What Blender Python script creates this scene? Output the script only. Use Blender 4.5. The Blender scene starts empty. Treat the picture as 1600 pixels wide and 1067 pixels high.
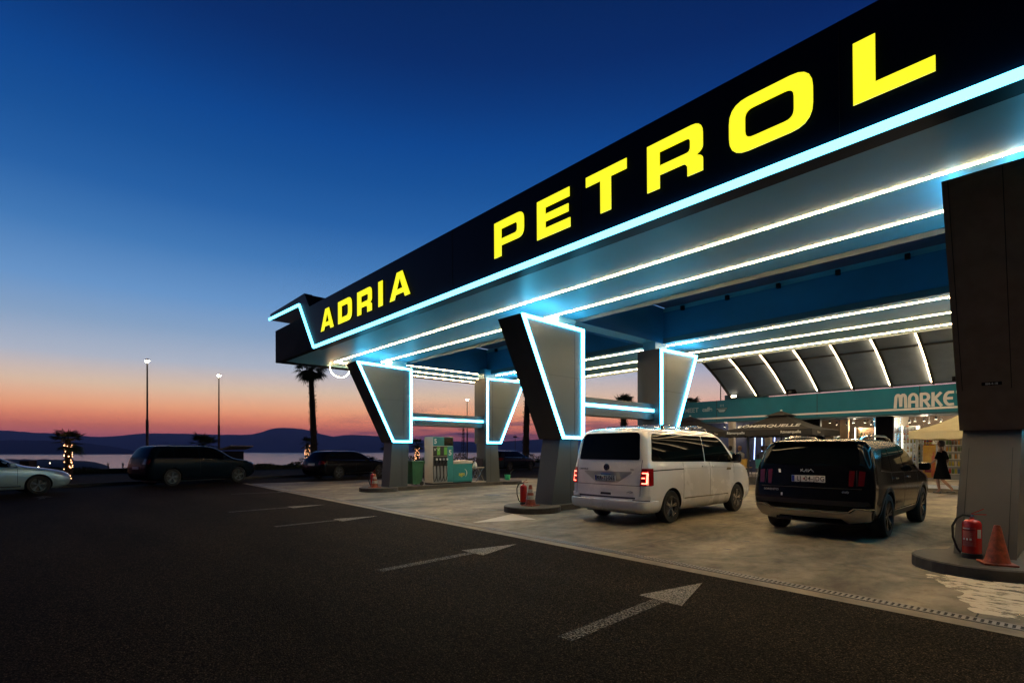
import bpy, bmesh, math, random
from mathutils import Vector, Matrix
from mathutils.bvhtree import BVHTree
random.seed(7)
R = math.radians
PI = math.pi
sc = bpy.context.scene
col = sc.collection
# ------------------------------------------------------------------ camera
cam = bpy.data.cameras.new('camera'); camo = bpy.data.objects.new('camera', cam); col.objects.link(camo)
camo.location = (0, 0, 1.5); camo.rotation_euler = (R(90), 0, R(47.47))
cam.lens = 18.38; cam.sensor_width = 36; cam.shift_y = .106; cam.clip_end = 60000; cam.clip_start = .05
sc.camera = camo
sc.view_settings.view_transform = 'Standard'; sc.view_settings.look = 'None'
sc.view_settings.exposure = 0; sc.view_settings.gamma = 1
sc.render.engine = 'CYCLES'
sc.cycles.use_denoising = True
sc.cycles.max_bounces = 6; sc.cycles.diffuse_bounces = 3; sc.cycles.glossy_bounces = 4
sc.cycles.sample_clamp_indirect = 4; sc.cycles.sample_clamp_direct = 0
sc.cycles.use_light_tree = True
sc.cycles.caustics_reflective = False; sc.cycles.caustics_refractive = False

def s2l(c):
    return tuple(((v/255)/12.92 if v/255 <= .04045 else ((v/255+.055)/1.055)**2.4) for v in c)
# ------------------------------------------------------------------ dusk sky (world): elevation gradient, warmer towards the sunset
w = bpy.data.worlds.new('World'); sc.world = w; w.use_nodes = True
nt = w.node_tree; nt.nodes.clear()
def N(t, **k):
    n = nt.nodes.new(t)
    for a, b in k.items(): setattr(n, a, b)
    return n
def ramp(nt_, stops, interp='LINEAR'):
    r = nt_.nodes.new('ShaderNodeValToRGB'); r.color_ramp.interpolation = interp
    e = r.color_ramp.elements
    while len(e) > 1: e.remove(e[-1])
    e[0].position = stops[0][0]; e[0].color = (*stops[0][1], 1)
    for p, c in stops[1:]:
        x = e.new(p); x.color = (*c, 1)
    return r
tc = N('ShaderNodeTexCoord'); sep = N('ShaderNodeSeparateXYZ'); nt.links.new(tc.outputs['Generated'], sep.inputs[0])
def zel(y, x=300):
    d = math.hypot(817, x-800); return (703-y)/math.hypot(d, 703-y)
SUNSET = [(720, (140, 82, 110)), (690, (160, 88, 112)), (676, (205, 108, 100)), (664, (236, 128, 94)), (650, (244, 148, 104)), (636, (244, 170, 124)), (607, (224, 192, 164)),
          (566, (182, 190, 206)), (515, (148, 178, 214)), (464, (112, 160, 214)), (387, (70, 128, 192)), (310, (40, 101, 172)), (230, (24, 84, 156)), (156, (14, 72, 146)), (80, (10, 58, 126)), (0, (8, 46, 108)), (-400, (3, 20, 58))]
SIDE = [(720, (110, 80, 115)), (690, (150, 88, 120)), (670, (205, 120, 125)), (640, (222, 150, 146)), (610, (205, 165, 172)),
        (560, (165, 155, 185)), (500, (120, 140, 185)), (430, (78, 116, 178)), (330, (40, 86, 158)), (230, (20, 64, 136)), (120, (9, 46, 112)), (0, (6, 34, 92)), (-400, (3, 16, 50))]
def sky_ramp(lst):   # the low sky shines through kilometres of haze, so it is brighter above it
    return ramp(nt, [(max(0, min(1, .5+.5*zel(y))), tuple(v*(1+.8*max(0, min(1, (y-535)/140))) for v in s2l(c))) for y, c in lst])
m = N('ShaderNodeMath', operation='MULTIPLY_ADD'); m.inputs[1].default_value = .5; m.inputs[2].default_value = .5
nt.links.new(sep.outputs['Z'], m.inputs[0])
r1 = sky_ramp(SUNSET); r2 = sky_ramp(SIDE)
nt.links.new(m.outputs[0], r1.inputs[0]); nt.links.new(m.outputs[0], r2.inputs[0])
dot = N('ShaderNodeVectorMath', operation='DOT_PRODUCT'); az = R(47.47+20)
dot.inputs[1].default_value = (-math.sin(az), math.cos(az), 0)
hzv = N('ShaderNodeVectorMath', operation='MULTIPLY'); hzv.inputs[1].default_value = (1, 1, 0); nt.links.new(tc.outputs['Generated'], hzv.inputs[0])
hzn = N('ShaderNodeVectorMath', operation='NORMALIZE'); nt.links.new(hzv.outputs[0], hzn.inputs[0]); nt.links.new(hzn.outputs[0], dot.inputs[0])
mr = N('ShaderNodeMapRange'); mr.interpolation_type = 'SMOOTHSTEP'
mr.inputs['From Min'].default_value = .45; mr.inputs['From Max'].default_value = .97
nt.links.new(dot.outputs['Value'], mr.inputs['Value'])
mx = N('ShaderNodeMix', data_type='RGBA'); nt.links.new(mr.outputs[0], mx.inputs[0]); nt.links.new(r2.outputs[0], mx.inputs[6]); nt.links.new(r1.outputs[0], mx.inputs[7])
# thin dusk clouds just above the hills
mp = N('ShaderNodeMapping'); mp.inputs['Scale'].default_value = (5, 5, 60); nt.links.new(tc.outputs['Generated'], mp.inputs[0])
nz = N('ShaderNodeTexNoise'); nz.inputs['Scale'].default_value = 1.6; nz.inputs['Detail'].default_value = 5; nt.links.new(mp.outputs[0], nz.inputs['Vector'])
cr = ramp(nt, [(.50, (0, 0, 0)), (.60, (1, 1, 1))]); nt.links.new(nz.outputs['Fac'], cr.inputs[0])
band = ramp(nt, [(.5, (.2, .2, .2)), (.512, (.9, .9, .9)), (.522, (.75, .75, .75)), (.545, (0, 0, 0))]); nt.links.new(m.outputs[0], band.inputs[0])
mm = N('ShaderNodeMath', operation='MULTIPLY'); nt.links.new(cr.outputs[0], mm.inputs[0]); nt.links.new(band.outputs[0], mm.inputs[1])
azm = N('ShaderNodeVectorMath', operation='DOT_PRODUCT'); az2 = R(47.47+2); azm.inputs[1].default_value = (-math.sin(az2), math.cos(az2), 0)
nt.links.new(tc.outputs['Generated'], azm.inputs[0])
mr2 = N('ShaderNodeMapRange'); mr2.inputs['From Min'].default_value = .95; mr2.inputs['From Max'].default_value = .985; nt.links.new(azm.outputs['Value'], mr2.inputs['Value'])
mm2 = N('ShaderNodeMath', operation='MULTIPLY'); nt.links.new(mm.outputs[0], mm2.inputs[0]); nt.links.new(mr2.outputs[0], mm2.inputs[1])
mx2 = N('ShaderNodeMix', data_type='RGBA'); nt.links.new(mm2.outputs[0], mx2.inputs[0]); nt.links.new(mx.outputs[2], mx2.inputs[6]); mx2.inputs[7].default_value = (*s2l((128, 88, 118)), 1)
# the sky opposite the sunset is already night
nr = N('ShaderNodeMapRange'); nr.interpolation_type = 'SMOOTHSTEP'; nr.inputs['From Min'].default_value = -.2; nr.inputs['From Max'].default_value = .42
nr.inputs['To Min'].default_value = .03; nr.inputs['To Max'].default_value = 1
nt.links.new(dot.outputs['Value'], nr.inputs['Value'])
bg = N('ShaderNodeBackground'); nt.links.new(nr.outputs[0], bg.inputs['Strength']); nt.links.new(mx2.outputs[2], bg.inputs[0])
out = N('ShaderNodeOutputWorld'); nt.links.new(bg.outputs[0], out.inputs[0])

# ------------------------------------------------------------------ materials
def mat(name, c, rough=.5, metal=0, noise=0, nscale=5, c2=None, bump=0, bscale=60, coat=0, spec=.5, trans=0, stretch=(1, 1, 1)):
    m = bpy.data.materials.new(name); m.use_nodes = True; t = m.node_tree; p = t.nodes['Principled BSDF']
    p.inputs['Base Color'].default_value = (*c, 1); p.inputs['Roughness'].default_value = rough; p.inputs['Metallic'].default_value = metal
    p.inputs['Coat Weight'].default_value = coat; p.inputs['Coat Roughness'].default_value = .04
    p.inputs['Specular IOR Level'].default_value = spec; p.inputs['Transmission Weight'].default_value = trans
    tcn = t.nodes.new('ShaderNodeTexCoord'); mpn = t.nodes.new('ShaderNodeMapping'); mpn.inputs['Scale'].default_value = stretch
    t.links.new(tcn.outputs['Object'], mpn.inputs[0])
    if noise or c2:
        n = t.nodes.new('ShaderNodeTexNoise'); n.inputs['Scale'].default_value = nscale; n.inputs['Detail'].default_value = 6
        n.inputs['Roughness'].default_value = .6
        t.links.new(mpn.outputs[0], n.inputs['Vector'])
        a = c; b = c2 if c2 else tuple(v*(1-noise) for v in c)
        r = ramp(t, [(.35, b), (.65, a)]); t.links.new(n.outputs['Fac'], r.inputs[0]); t.links.new(r.outputs[0], p.inputs['Base Color'])
        rr = t.nodes.new('ShaderNodeMapRange'); rr.inputs['To Min'].default_value = rough*.85; rr.inputs['To Max'].default_value = min(1, rough*1.2)
        t.links.new(n.outputs['Fac'], rr.inputs['Value']); t.links.new(rr.outputs[0], p.inputs['Roughness'])
    if bump:
        n2 = t.nodes.new('ShaderNodeTexNoise'); n2.inputs['Scale'].default_value = bscale; n2.inputs['Detail'].default_value = 3
        t.links.new(mpn.outputs[0], n2.inputs['Vector'])
        b = t.nodes.new('ShaderNodeBump'); b.inputs['Strength'].default_value = bump; b.inputs['Distance'].default_value = .02
        t.links.new(n2.outputs['Fac'], b.inputs['Height']); t.links.new(b.outputs[0], p.inputs['Normal'])
    return m
def emi(name, c, s):
    m = bpy.data.materials.new(name); m.use_nodes = True; t = m.node_tree; p = t.nodes['Principled BSDF']
    p.inputs['Base Color'].default_value = (.8, .8, .8, 1); p.inputs['Emission Color'].default_value = (*c, 1); p.inputs['Emission Strength'].default_value = s
    p.inputs['Specular IOR Level'].default_value = 0
    return m
LED_CYAN = emi('neon_cyan', (.075, .62, 1.0), 15)
LED_FASC = emi('neon_fascia', (.13, .70, 1.0), 4.6)
LED_WARM = emi('led_warm', (1, .66, .32), 112)
LED_RIB = emi('led_rib', (1, .70, .36), 20)
YEL = emi('yellow_letter', (1, .95, .0), 1.05)
BLK = mat('dark_paint', (.006, .006, .008), .6, noise=.2, nscale=2, spec=.03)
NAVY = mat('navy_fascia', (.005, .013, .028), .35, noise=.3, nscale=1, spec=.06)
SOFF = mat('soffit_panel', (.15, .39, .48), .45, noise=.12, nscale=.8)
BLUE = mat('blue_beam', (.012, .13, .26), .5, noise=.15, nscale=1.2)
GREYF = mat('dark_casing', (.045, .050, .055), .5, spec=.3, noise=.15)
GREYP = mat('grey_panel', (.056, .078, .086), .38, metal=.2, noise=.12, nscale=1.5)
GREYD = mat('grey_column', (.044, .056, .063), .5, noise=.15, nscale=2, stretch=(1, 1, .3))
GREYL = mat('grey_lip', (.045, .075, .09), .5)
SEAM = mat('seam_dark', (.01, .01, .01), .8)
TEAL = mat('teal_sign', (.002, .15, .22), .4, noise=.1, nscale=2, spec=.3)
WHT = mat('white_paint', (.75, .75, .73), .4)
LETW = mat('pale_letter', (.62, .63, .62), .5)
CREAM = mat('cream_wall', (.55, .50, .42), .6, noise=.1)
DMET = mat('dark_metal', (.035, .033, .032), .4, metal=.4)
RUB = mat('rubber', (.012, .012, .012), .75, noise=.3, nscale=30)
ALU = mat('alloy', (.55, .55, .56), .25, metal=.9)
CHR = mat('chrome', (.75, .75, .75), .08, metal=1)
GLS = mat('tinted_glass', (.002, .0025, .003), .03, spec=.06)
CONE = mat('orange_plastic', (.36, .06, .02), .6, c2=(.13, .03, .012), nscale=14, bump=.3, bscale=30)
RED = mat('red_paint', (.38, .015, .01), .25, coat=.5)
BARK = mat('palm_bark', (.07, .045, .03), .9, noise=.5, nscale=12)
FROND = mat('palm_frond', (.05, .075, .025), .6, noise=.4, nscale=4)
HEDGE = mat('hedge_leaf', (.035, .05, .02), .8, noise=.5, nscale=8)
GRN = mat('green_plastic', (.02, .12, .05), .5, noise=.2)

# asphalt
def asphalt():
    m = bpy.data.materials.new('asphalt'); m.use_nodes = True; t = m.node_tree; p = t.nodes['Principled BSDF']
    tcn = t.nodes.new('ShaderNodeTexCoord')
    def nz_(s, d=4, v=None):
        n = t.nodes.new('ShaderNodeTexNoise'); n.inputs['Scale'].default_value = s; n.inputs['Detail'].default_value = d
        t.links.new(v or tcn.outputs['Object'], n.inputs['Vector']); return n
    fine = t.nodes.new('ShaderNodeTexVoronoi'); fine.inputs['Scale'].default_value = 82; t.links.new(tcn.outputs['Object'], fine.inputs['Vector'])
    r = ramp(t, [(0, (.15, .112, .078)), (.2, (.074, .056, .04)), (.5, (.019, .0145, .0105)), (1, (.005, .004, .0032))])
    t.links.new(fine.outputs['Distance'], r.inputs[0])
    sp = t.nodes.new('ShaderNodeSeparateColor'); t.links.new(fine.outputs['Color'], sp.inputs[0])
    rs = ramp(t, [(0, (.45, .45, .45)), (.8, (1, 1, 1)), (1, (2.4, 2.2, 1.9))]); t.links.new(sp.outputs[0], rs.inputs[0])
    mp_ = t.nodes.new('ShaderNodeMapping'); mp_.inputs['Scale'].default_value = (.25, .9, 1); t.links.new(tcn.outputs['Object'], mp_.inputs[0])
    big = nz_(.9, 7, mp_.outputs[0])
    rb = ramp(t, [(.3, (.6, .6, .6)), (.7, (1.15, 1.13, 1.08))]); t.links.new(big.outputs['Fac'], rb.inputs[0])
    a = t.nodes.new('ShaderNodeMix'); a.data_type = 'RGBA'; a.blend_type = 'MULTIPLY'; a.inputs[0].default_value = 1
    t.links.new(r.outputs[0], a.inputs[6]); t.links.new(rs.outputs[0], a.inputs[7])
    b = t.nodes.new('ShaderNodeMix'); b.data_type = 'RGBA'; b.blend_type = 'MULTIPLY'; b.inputs[0].default_value = 1
    t.links.new(a.outputs[2], b.inputs[6]); t.links.new(rb.outputs[0], b.inputs[7]); t.links.new(b.outputs[2], p.inputs['Base Color'])
    p.inputs['Roughness'].default_value = .85; p.inputs['Specular IOR Level'].default_value = .03
    bu = t.nodes.new('ShaderNodeBump'); bu.inputs['Strength'].default_value = .55; bu.inputs['Distance'].default_value = .008; bu.invert = True
    t.links.new(fine.outputs['Distance'], bu.inputs['Height']); t.links.new(bu.outputs[0], p.inputs['Normal'])
    return m
ASPH = asphalt()
def concrete(name, base=(.205, .178, .130), dark=(.060, .051, .037), stain=True):
    m = bpy.data.materials.new(name); m.use_nodes = True; t = m.node_tree; p = t.nodes['Principled BSDF']
    tcn = t.nodes.new('ShaderNodeTexCoord'); mp_ = t.nodes.new('ShaderNodeMapping'); mp_.inputs['Scale'].default_value = (1.0, .75, 1); t.links.new(tcn.outputs['Object'], mp_.inputs[0])
    n = t.nodes.new('ShaderNodeTexNoise'); n.inputs['Scale'].default_value = .8; n.inputs['Detail'].default_value = 10; n.inputs['Roughness'].default_value = .7; n.inputs['Distortion'].default_value = .8
    t.links.new(mp_.outputs[0], n.inputs['Vector'])
    r = ramp(t, [(.36, dark), (.45, tuple((a*.55+b*.45) for a, b in zip(base, dark))), (.53, base), (.66, tuple(v*1.3 for v in base))]); t.links.new(n.outputs['Fac'], r.inputs[0])
    v = t.nodes.new('ShaderNodeTexVoronoi'); v.inputs['Scale'].default_value = 2.3; v.inputs['Randomness'].default_value = 1; 
    nn = t.nodes.new('ShaderNodeTexNoise'); nn.inputs['Scale'].default_value = 9; nn.inputs['Detail'].default_value = 3
    t.links.new(tcn.outputs['Object'], nn.inputs['Vector'])
    add = t.nodes.new('ShaderNodeMix'); add.data_type = 'VECTOR'; add.inputs[0].default_value = .12
    t.links.new(tcn.outputs['Object'], add.inputs[4]); t.links.new(nn.outputs['Color'], add.inputs[5]); t.links.new(add.outputs[1], v.inputs['Vector'])
    rv = ramp(t, [(.05, (.25, .23, .2)), (.075, (1, 1, 1))]); t.links.new(v.outputs['Distance'], rv.inputs[0])
    a = t.nodes.new('ShaderNodeMix'); a.data_type = 'RGBA'; a.blend_type = 'MULTIPLY'; a.inputs[0].default_value = .75 if stain else 0
    ms = t.nodes.new('ShaderNodeMapping'); ms.inputs['Scale'].default_value = (1.2, .42, 1); t.links.new(tcn.outputs['Object'], ms.inputs[0])
    n3 = t.nodes.new('ShaderNodeTexNoise'); n3.inputs['Scale'].default_value = 1.0; n3.inputs['Detail'].default_value = 8; n3.inputs['Roughness'].default_value = .65; t.links.new(ms.outputs[0], n3.inputs['Vector'])
    r3 = ramp(t, [(.36, (.42, .38, .33)), (.47, (.84, .82, .79)), (.55, (1.0, .99, .97)), (.66, (1.25, 1.22, 1.18))]); t.links.new(n3.outputs['Fac'], r3.inputs[0])
    a3 = t.nodes.new('ShaderNodeMix'); a3.data_type = 'RGBA'; a3.blend_type = 'MULTIPLY'; a3.inputs[0].default_value = 1 if stain else .3
    t.links.new(r.outputs[0], a.inputs[6]); t.links.new(rv.outputs[0], a.inputs[7]); t.links.new(a.outputs[2], a3.inputs[6]); t.links.new(r3.outputs[0], a3.inputs[7])
    n4 = t.nodes.new('ShaderNodeTexNoise'); n4.inputs['Scale'].default_value = 4.5; n4.inputs['Detail'].default_value = 9; n4.inputs['Roughness'].default_value = .72; n4.inputs['Distortion'].default_value = .4; t.links.new(mp_.outputs[0], n4.inputs['Vector'])
    r4 = ramp(t, [(.36, (.68, .65, .60)), (.47, (.93, .92, .90)), (.55, (1.0, 1.0, 1.0)), (.64, (1.12, 1.11, 1.08))]); t.links.new(n4.outputs['Fac'], r4.inputs[0])
    a4 = t.nodes.new('ShaderNodeMix'); a4.data_type = 'RGBA'; a4.blend_type = 'MULTIPLY'; a4.inputs[0].default_value = 1 if stain else .5
    t.links.new(a3.outputs[2], a4.inputs[6]); t.links.new(r4.outputs[0], a4.inputs[7]); t.links.new(a4.outputs[2], p.inputs['Base Color'])
    ro = t.nodes.new('ShaderNodeMapRange'); ro.inputs['To Min'].default_value = .50; ro.inputs['To Max'].default_value = .85; p.inputs['Specular IOR Level'].default_value = .28; t.links.new(n.outputs['Fac'], ro.inputs['Value']); t.links.new(ro.outputs[0], p.inputs['Roughness'])
    f = t.nodes.new('ShaderNodeTexNoise'); f.inputs['Scale'].default_value = 40; f.inputs['Detail'].default_value = 4; t.links.new(tcn.outputs['Object'], f.inputs['Vector'])
    bu = t.nodes.new('ShaderNodeBump'); bu.inputs['Strength'].default_value = .15; bu.inputs['Distance'].default_value = .01; t.links.new(f.outputs['Fac'], bu.inputs['Height']); t.links.new(bu.outputs[0], p.inputs['Normal'])
    return m
CONC = concrete('forecourt_concrete'); KERB = concrete('kerb_concrete', (.06, .056, .052), (.036, .034, .031), False); BORDER = concrete('border_concrete', (.25, .21, .15), (.15, .125, .088), False)
def worn_paint(name, c, amount, scale=22, stretch=(1, 1, 1), dark=(.045, .04, .034)):
    m = bpy.data.materials.new(name); m.use_nodes = True; t = m.node_tree; p = t.nodes['Principled BSDF']
    p.inputs['Base Color'].default_value = (*c, 1); p.inputs['Roughness'].default_value = .7
    tcn = t.nodes.new('ShaderNodeTexCoord'); mp_ = t.nodes.new('ShaderNodeMapping'); mp_.inputs['Scale'].default_value = stretch; t.links.new(tcn.outputs['Object'], mp_.inputs[0])
    n = t.nodes.new('ShaderNodeTexNoise'); n.inputs['Scale'].default_value = scale; n.inputs['Detail'].default_value = 6; n.inputs['Roughness'].default_value = .75
    t.links.new(mp_.outputs[0], n.inputs['Vector'])
    r = ramp(t, [(amount-.05, (0, 0, 0)), (amount+.05, (1, 1, 1))]); t.links.new(n.outputs['Fac'], r.inputs[0])
    t.links.new(r.outputs[0], p.inputs['Alpha'])
    return m
PAINT_W = worn_paint('worn_white_paint', (.22, .195, .155), .46, 55)
PAINT_F = worn_paint('faded_white_paint', (.13, .115, .09), .50, 55)
PAINT_N = worn_paint('fresh_white_paint', (.46, .42, .35), .30, 8)
PAINT_P = worn_paint('peeling_white_paint', (.50, .45, .34), .45, 6.5, (.6, 1.3, 1))

# ------------------------------------------------------------------ mesh helpers
class MB:
    def __init__(s): s.v = []; s.f = []; s.sm = []
    def add(s, vs, fs, smooth=False):
        o = len(s.v); s.v += [tuple(p) for p in vs]; s.f += [tuple(i+o for i in f) for f in fs]; s.sm += [smooth]*len(fs); return s
    def box(s, x0, x1, y0, y1, z0, z1):
        vs = [(x, y, z) for x in (x0, x1) for y in (y0, y1) for z in (z0, z1)]
        return s.add(vs, [(0, 1, 3, 2), (4, 6, 7, 5), (0, 4, 5, 1), (2, 3, 7, 6), (0, 2, 6, 4), (1, 5, 7, 3)])
    def rbox(s, x0, x1, y0, y1, z0, z1, b=.01):
        bm = bmesh.new(); bmesh.ops.create_cube(bm, size=1)
        for v in bm.verts: v.co = Vector(((x0+x1)/2+v.co.x*(x1-x0), (y0+y1)/2+v.co.y*(y1-y0), (z0+z1)/2+v.co.z*(z1-z0)))
        bmesh.ops.bevel(bm, geom=bm.edges[:], offset=b, segments=2, affect='EDGES', profile=.6)
        return s.frombm(bm)
    def frombm(s, bm, smooth=False):
        bm.verts.index_update(); s.add([v.co[:] for v in bm.verts], [[v.index for v in f.verts] for f in bm.faces], smooth); bm.free(); return s
    def prism(s, poly, axis, a, b):
        # poly in the two other axes (x,y,z order); axis 0/1/2
        def P(u, v, t): return {0: (t, u, v), 1: (u, t, v), 2: (u, v, t)}[axis]
        bm = bmesh.new()
        A = [bm.verts.new(P(u, v, a)) for u, v in poly]; B = [bm.verts.new(P(u, v, b)) for u, v in poly]
        n = len(poly); bm.faces.new(A); bm.faces.new(B)
        for i in range(n): bm.faces.new((A[i], A[(i+1) % n], B[(i+1) % n], B[i]))
        if n > 4: bmesh.ops.triangulate(bm, faces=[f for f in bm.faces if len(f.verts) > 4])
        bmesh.ops.recalc_face_normals(bm, faces=bm.faces[:])
        return s.frombm(bm)
    def bar(s, p, q, w_, h_=None, up=(0, 0, 1)):
        p = Vector(p); q = Vector(q); d = (q-p).normalized(); h_ = h_ or w_
        u = Vector(up); sd = d.cross(u)
        if sd.length < 1e-4: sd = d.cross(Vector((1, 0, 0)))
        sd.normalize(); u = sd.cross(d)
        vs = [c+sd*a*w_/2+u*b*h_/2 for c in (p, q) for a, b in ((-1, -1), (1, -1), (1, 1), (-1, 1))]
        return s.add(vs, [(3, 2, 1, 0), (4, 5, 6, 7), (0, 1, 5, 4), (1, 2, 6, 5), (2, 3, 7, 6), (3, 0, 4, 7)])
    def tube(s, pts, r, n=8, cap=True):
        pts = [Vector(p) for p in pts]; rr = r if isinstance(r, (list, tuple)) else [r]*len(pts)
        rings = []; prev = None
        for i, p in enumerate(pts):
            d = (pts[min(i+1, len(pts)-1)]-pts[max(i-1, 0)]).normalized()
            if prev is None:
                a = d.cross(Vector((0, 0, 1)))
                if a.length < .1: a = d.cross(Vector((1, 0, 0)))
            else: a = prev-d*prev.dot(d)
            a.normalize(); prev = a; b = d.cross(a)
            rings.append([p+(a*math.cos(t*2*PI/n)+b*math.sin(t*2*PI/n))*rr[i] for t in range(n)])
        vs = [v for ring in rings for v in ring]; fs = []
        for i in range(len(pts)-1):
            for t in range(n): fs.append((i*n+t, i*n+(t+1) % n, (i+1)*n+(t+1) % n, (i+1)*n+t))
        s.add(vs, fs, True)
        if cap: s.add(rings[0], [tuple(range(n))[::-1]]); s.add(rings[-1], [tuple(range(n))])
        return s
    def lathe(s, prof, c=(0, 0, 0), n=24, axis=2):
        vs = []
        for r, h in prof:
            for t in range(n):
                a = r*math.cos(2*PI*t/n); b = r*math.sin(2*PI*t/n)
                p = {2: (a, b, h), 1: (a, h, b), 0: (h, a, b)}[axis]
                vs.append((p[0]+c[0], p[1]+c[1], p[2]+c[2]))
        fs = []
        for i in range(len(prof)-1):
            for t in range(n): fs.append((i*n+t, i*n+(t+1) % n, (i+1)*n+(t+1) % n, (i+1)*n+t))
        return s.add(vs, fs, True)
    def build(s, name, m_, parent=None, loc=None, fixn=True, sharp=35):
        me = bpy.data.meshes.new(name); me.from_pydata(s.v, [], s.f)
        me.polygons.foreach_set('use_smooth', s.sm)
        if fixn:
            bm = bmesh.new(); bm.from_mesh(me); bmesh.ops.recalc_face_normals(bm, faces=bm.faces[:]); bm.to_mesh(me); bm.free()
        me.materials.append(m_)
        if any(s.sm) and sharp: me.set_sharp_from_angle(angle=R(sharp))
        o = bpy.data.objects.new(name, me); col.objects.link(o)
        if parent: o.parent = parent
        if loc: o.location = loc
        return o
def tag(o, label=None, cat=None, group=None, kind=None):
    if label: o['label'] = label
    if cat: o['category'] = cat
    if group: o['group'] = group
    if kind: o['kind'] = kind
    return o
def empty(name, loc, label, cat, group=None, rz=0):
    o = bpy.data.objects.new(name, None); col.objects.link(o); o.location = loc; o.rotation_euler = (0, 0, rz); o.empty_display_size = .2
    return tag(o, label, cat, group)
def copy_tree(o, parent=None):
    c = o.copy(); col.objects.link(c)
    if parent: c.parent = parent
    for ch in [x for x in col.objects if x.parent == o and x != c]: copy_tree(ch, c)
    return c
def roundpoly(poly, r, n=4):
    out_ = []; L = len(poly)
    for i in range(L):
        p = Vector(poly[i]); a = Vector(poly[i-1]); b = Vector(poly[(i+1) % L])
        rr = r[i] if isinstance(r, (list, tuple)) else r
        da = (a-p); db = (b-p); k = min(rr, da.length*.49, db.length*.49)
        if k < 1e-4: out_.append(tuple(p)); continue
        pa = p+da.normalized()*k; pb = p+db.normalized()*k
        for j in range(n+1):
            t = j/n; q = pa*(1-t)**2+p*2*t*(1-t)+pb*t*t; out_.append((q.x, q.y))
    return out_
def textmesh(body, size, name='lettering', bold=0, extrude=.002, align='CENTER', spacing=1.0, sx=1.0):
    cu = bpy.data.curves.new(name, 'FONT'); cu.body = body; cu.size = size; cu.align_x = align; cu.align_y = 'CENTER'; cu.extrude = extrude; cu.offset = bold; cu.space_character = spacing
    o = bpy.data.objects.new(name, cu); col.objects.link(o)
    dg = bpy.context.evaluated_depsgraph_get(); dg.update()
    me = bpy.data.meshes.new_from_object(o.evaluated_get(dg)); bpy.data.objects.remove(o); bpy.data.curves.remove(cu)
    me.name = name
    if sx != 1:
        for v in me.vertices: v.co.x *= sx
    return me
def text(body, size, m_, parent, loc, rot, **k):
    me = textmesh(body, size, **k); me.materials.clear(); me.materials.append(m_)
    o = bpy.data.objects.new('lettering', me); col.objects.link(o); o.parent = parent; o.location = loc; o.rotation_euler = rot
    return o
def ngon_sheet(name, poly, z, m_, label=None, kind='structure', parent=None):
    bm = bmesh.new(); f = bm.faces.new([bm.verts.new((x, y, z)) for x, y in poly])
    bmesh.ops.triangulate(bm, faces=[f]); bmesh.ops.recalc_face_normals(bm, faces=bm.faces[:])
    for f in bm.faces:
        if f.normal.z < 0: f.normal_flip()
    me = bpy.data.meshes.new(name); bm.to_mesh(me); bm.free(); me.materials.append(m_)
    o = bpy.data.objects.new(name, me); col.objects.link(o); 
    if kind: o['kind'] = kind
    if label: o['label'] = label
    if parent: o.parent = parent
    return o
# ------------------------------------------------------------------ ground
EDGE = lambda x: 5.83-.045*(x+.3)          # outer edge of the drain border along x
land = [(-46, -60), (60, -60), (60, 90), (-46, 90)]
ngon_sheet('ground', land, 0, ASPH)
X0, X1 = -25.0, 3.2
ngon_sheet('forecourt', [(X0, EDGE(X0)+.35), (X1, EDGE(X1)+.35), (X1, 24), (-16, 24), (-24, 15)], .008, CONC)
ngon_sheet('drain_border', [(X0-.5, EDGE(X0)), (X1, EDGE(X1)), (X1, EDGE(X1)+.2), (X0-.5, EDGE(X0)+.2)], .006, BORDER)
# slotted drain
b = MB(); L = X1-X0; ang = math.atan(-.045)
n_ = 560
for i in range(n_):
    x = X0+L*i/n_; y = EDGE(x)+.2
    b.box(x, x+L/n_*.52, y+.02, y+.13, .0, .012)
b.box(0, .001, 8.2, 8.201, -.02, -.01)
for a0, a1 in ((0, .02), (.13, .15)):
    b.add([(X0, EDGE(X0)+.2+a0, .014), (X1, EDGE(X1)+.2+a0, .014), (X1, EDGE(X1)+.2+a1, .014), (X0, EDGE(X0)+.2+a1, .014)], [(0, 1, 2, 3)])
o = b.build('drain_grating', mat('galvanised', (.26, .24, .21), .5, metal=.5, noise=.3, nscale=3))
tag(o, 'long slotted metal drain grating set along the edge of the concrete forecourt', 'drain grating')
ngon_sheet('drain_channel', [(X0, EDGE(X0)+.2), (X1, EDGE(X1)+.2), (X1, EDGE(X1)+.35), (X0, EDGE(X0)+.35)], .004, SEAM)
# joints cut into the slabs
b = MB()
for x in (-20.9, -16.8, -12.75, -8.7, -4.68, -.64):
    b.add([(x-.007, EDGE(x)+.36, .0105), (x+.007, EDGE(x)+.36, .0105), (x+.007, 23.2, .0105), (x-.007, 23.2, .0105)], [(0, 1, 2, 3)])
for y in (10.9, 15.4, 19.8):
    b.add([(-22, y-.007, .0125), (3.2, y-.007, .0125), (3.2, y+.007, .0125), (-22, y+.007, .0125)], [(0, 1, 2, 3)])
tag(b.build('forecourt_joint', SEAM), kind='structure')
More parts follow.
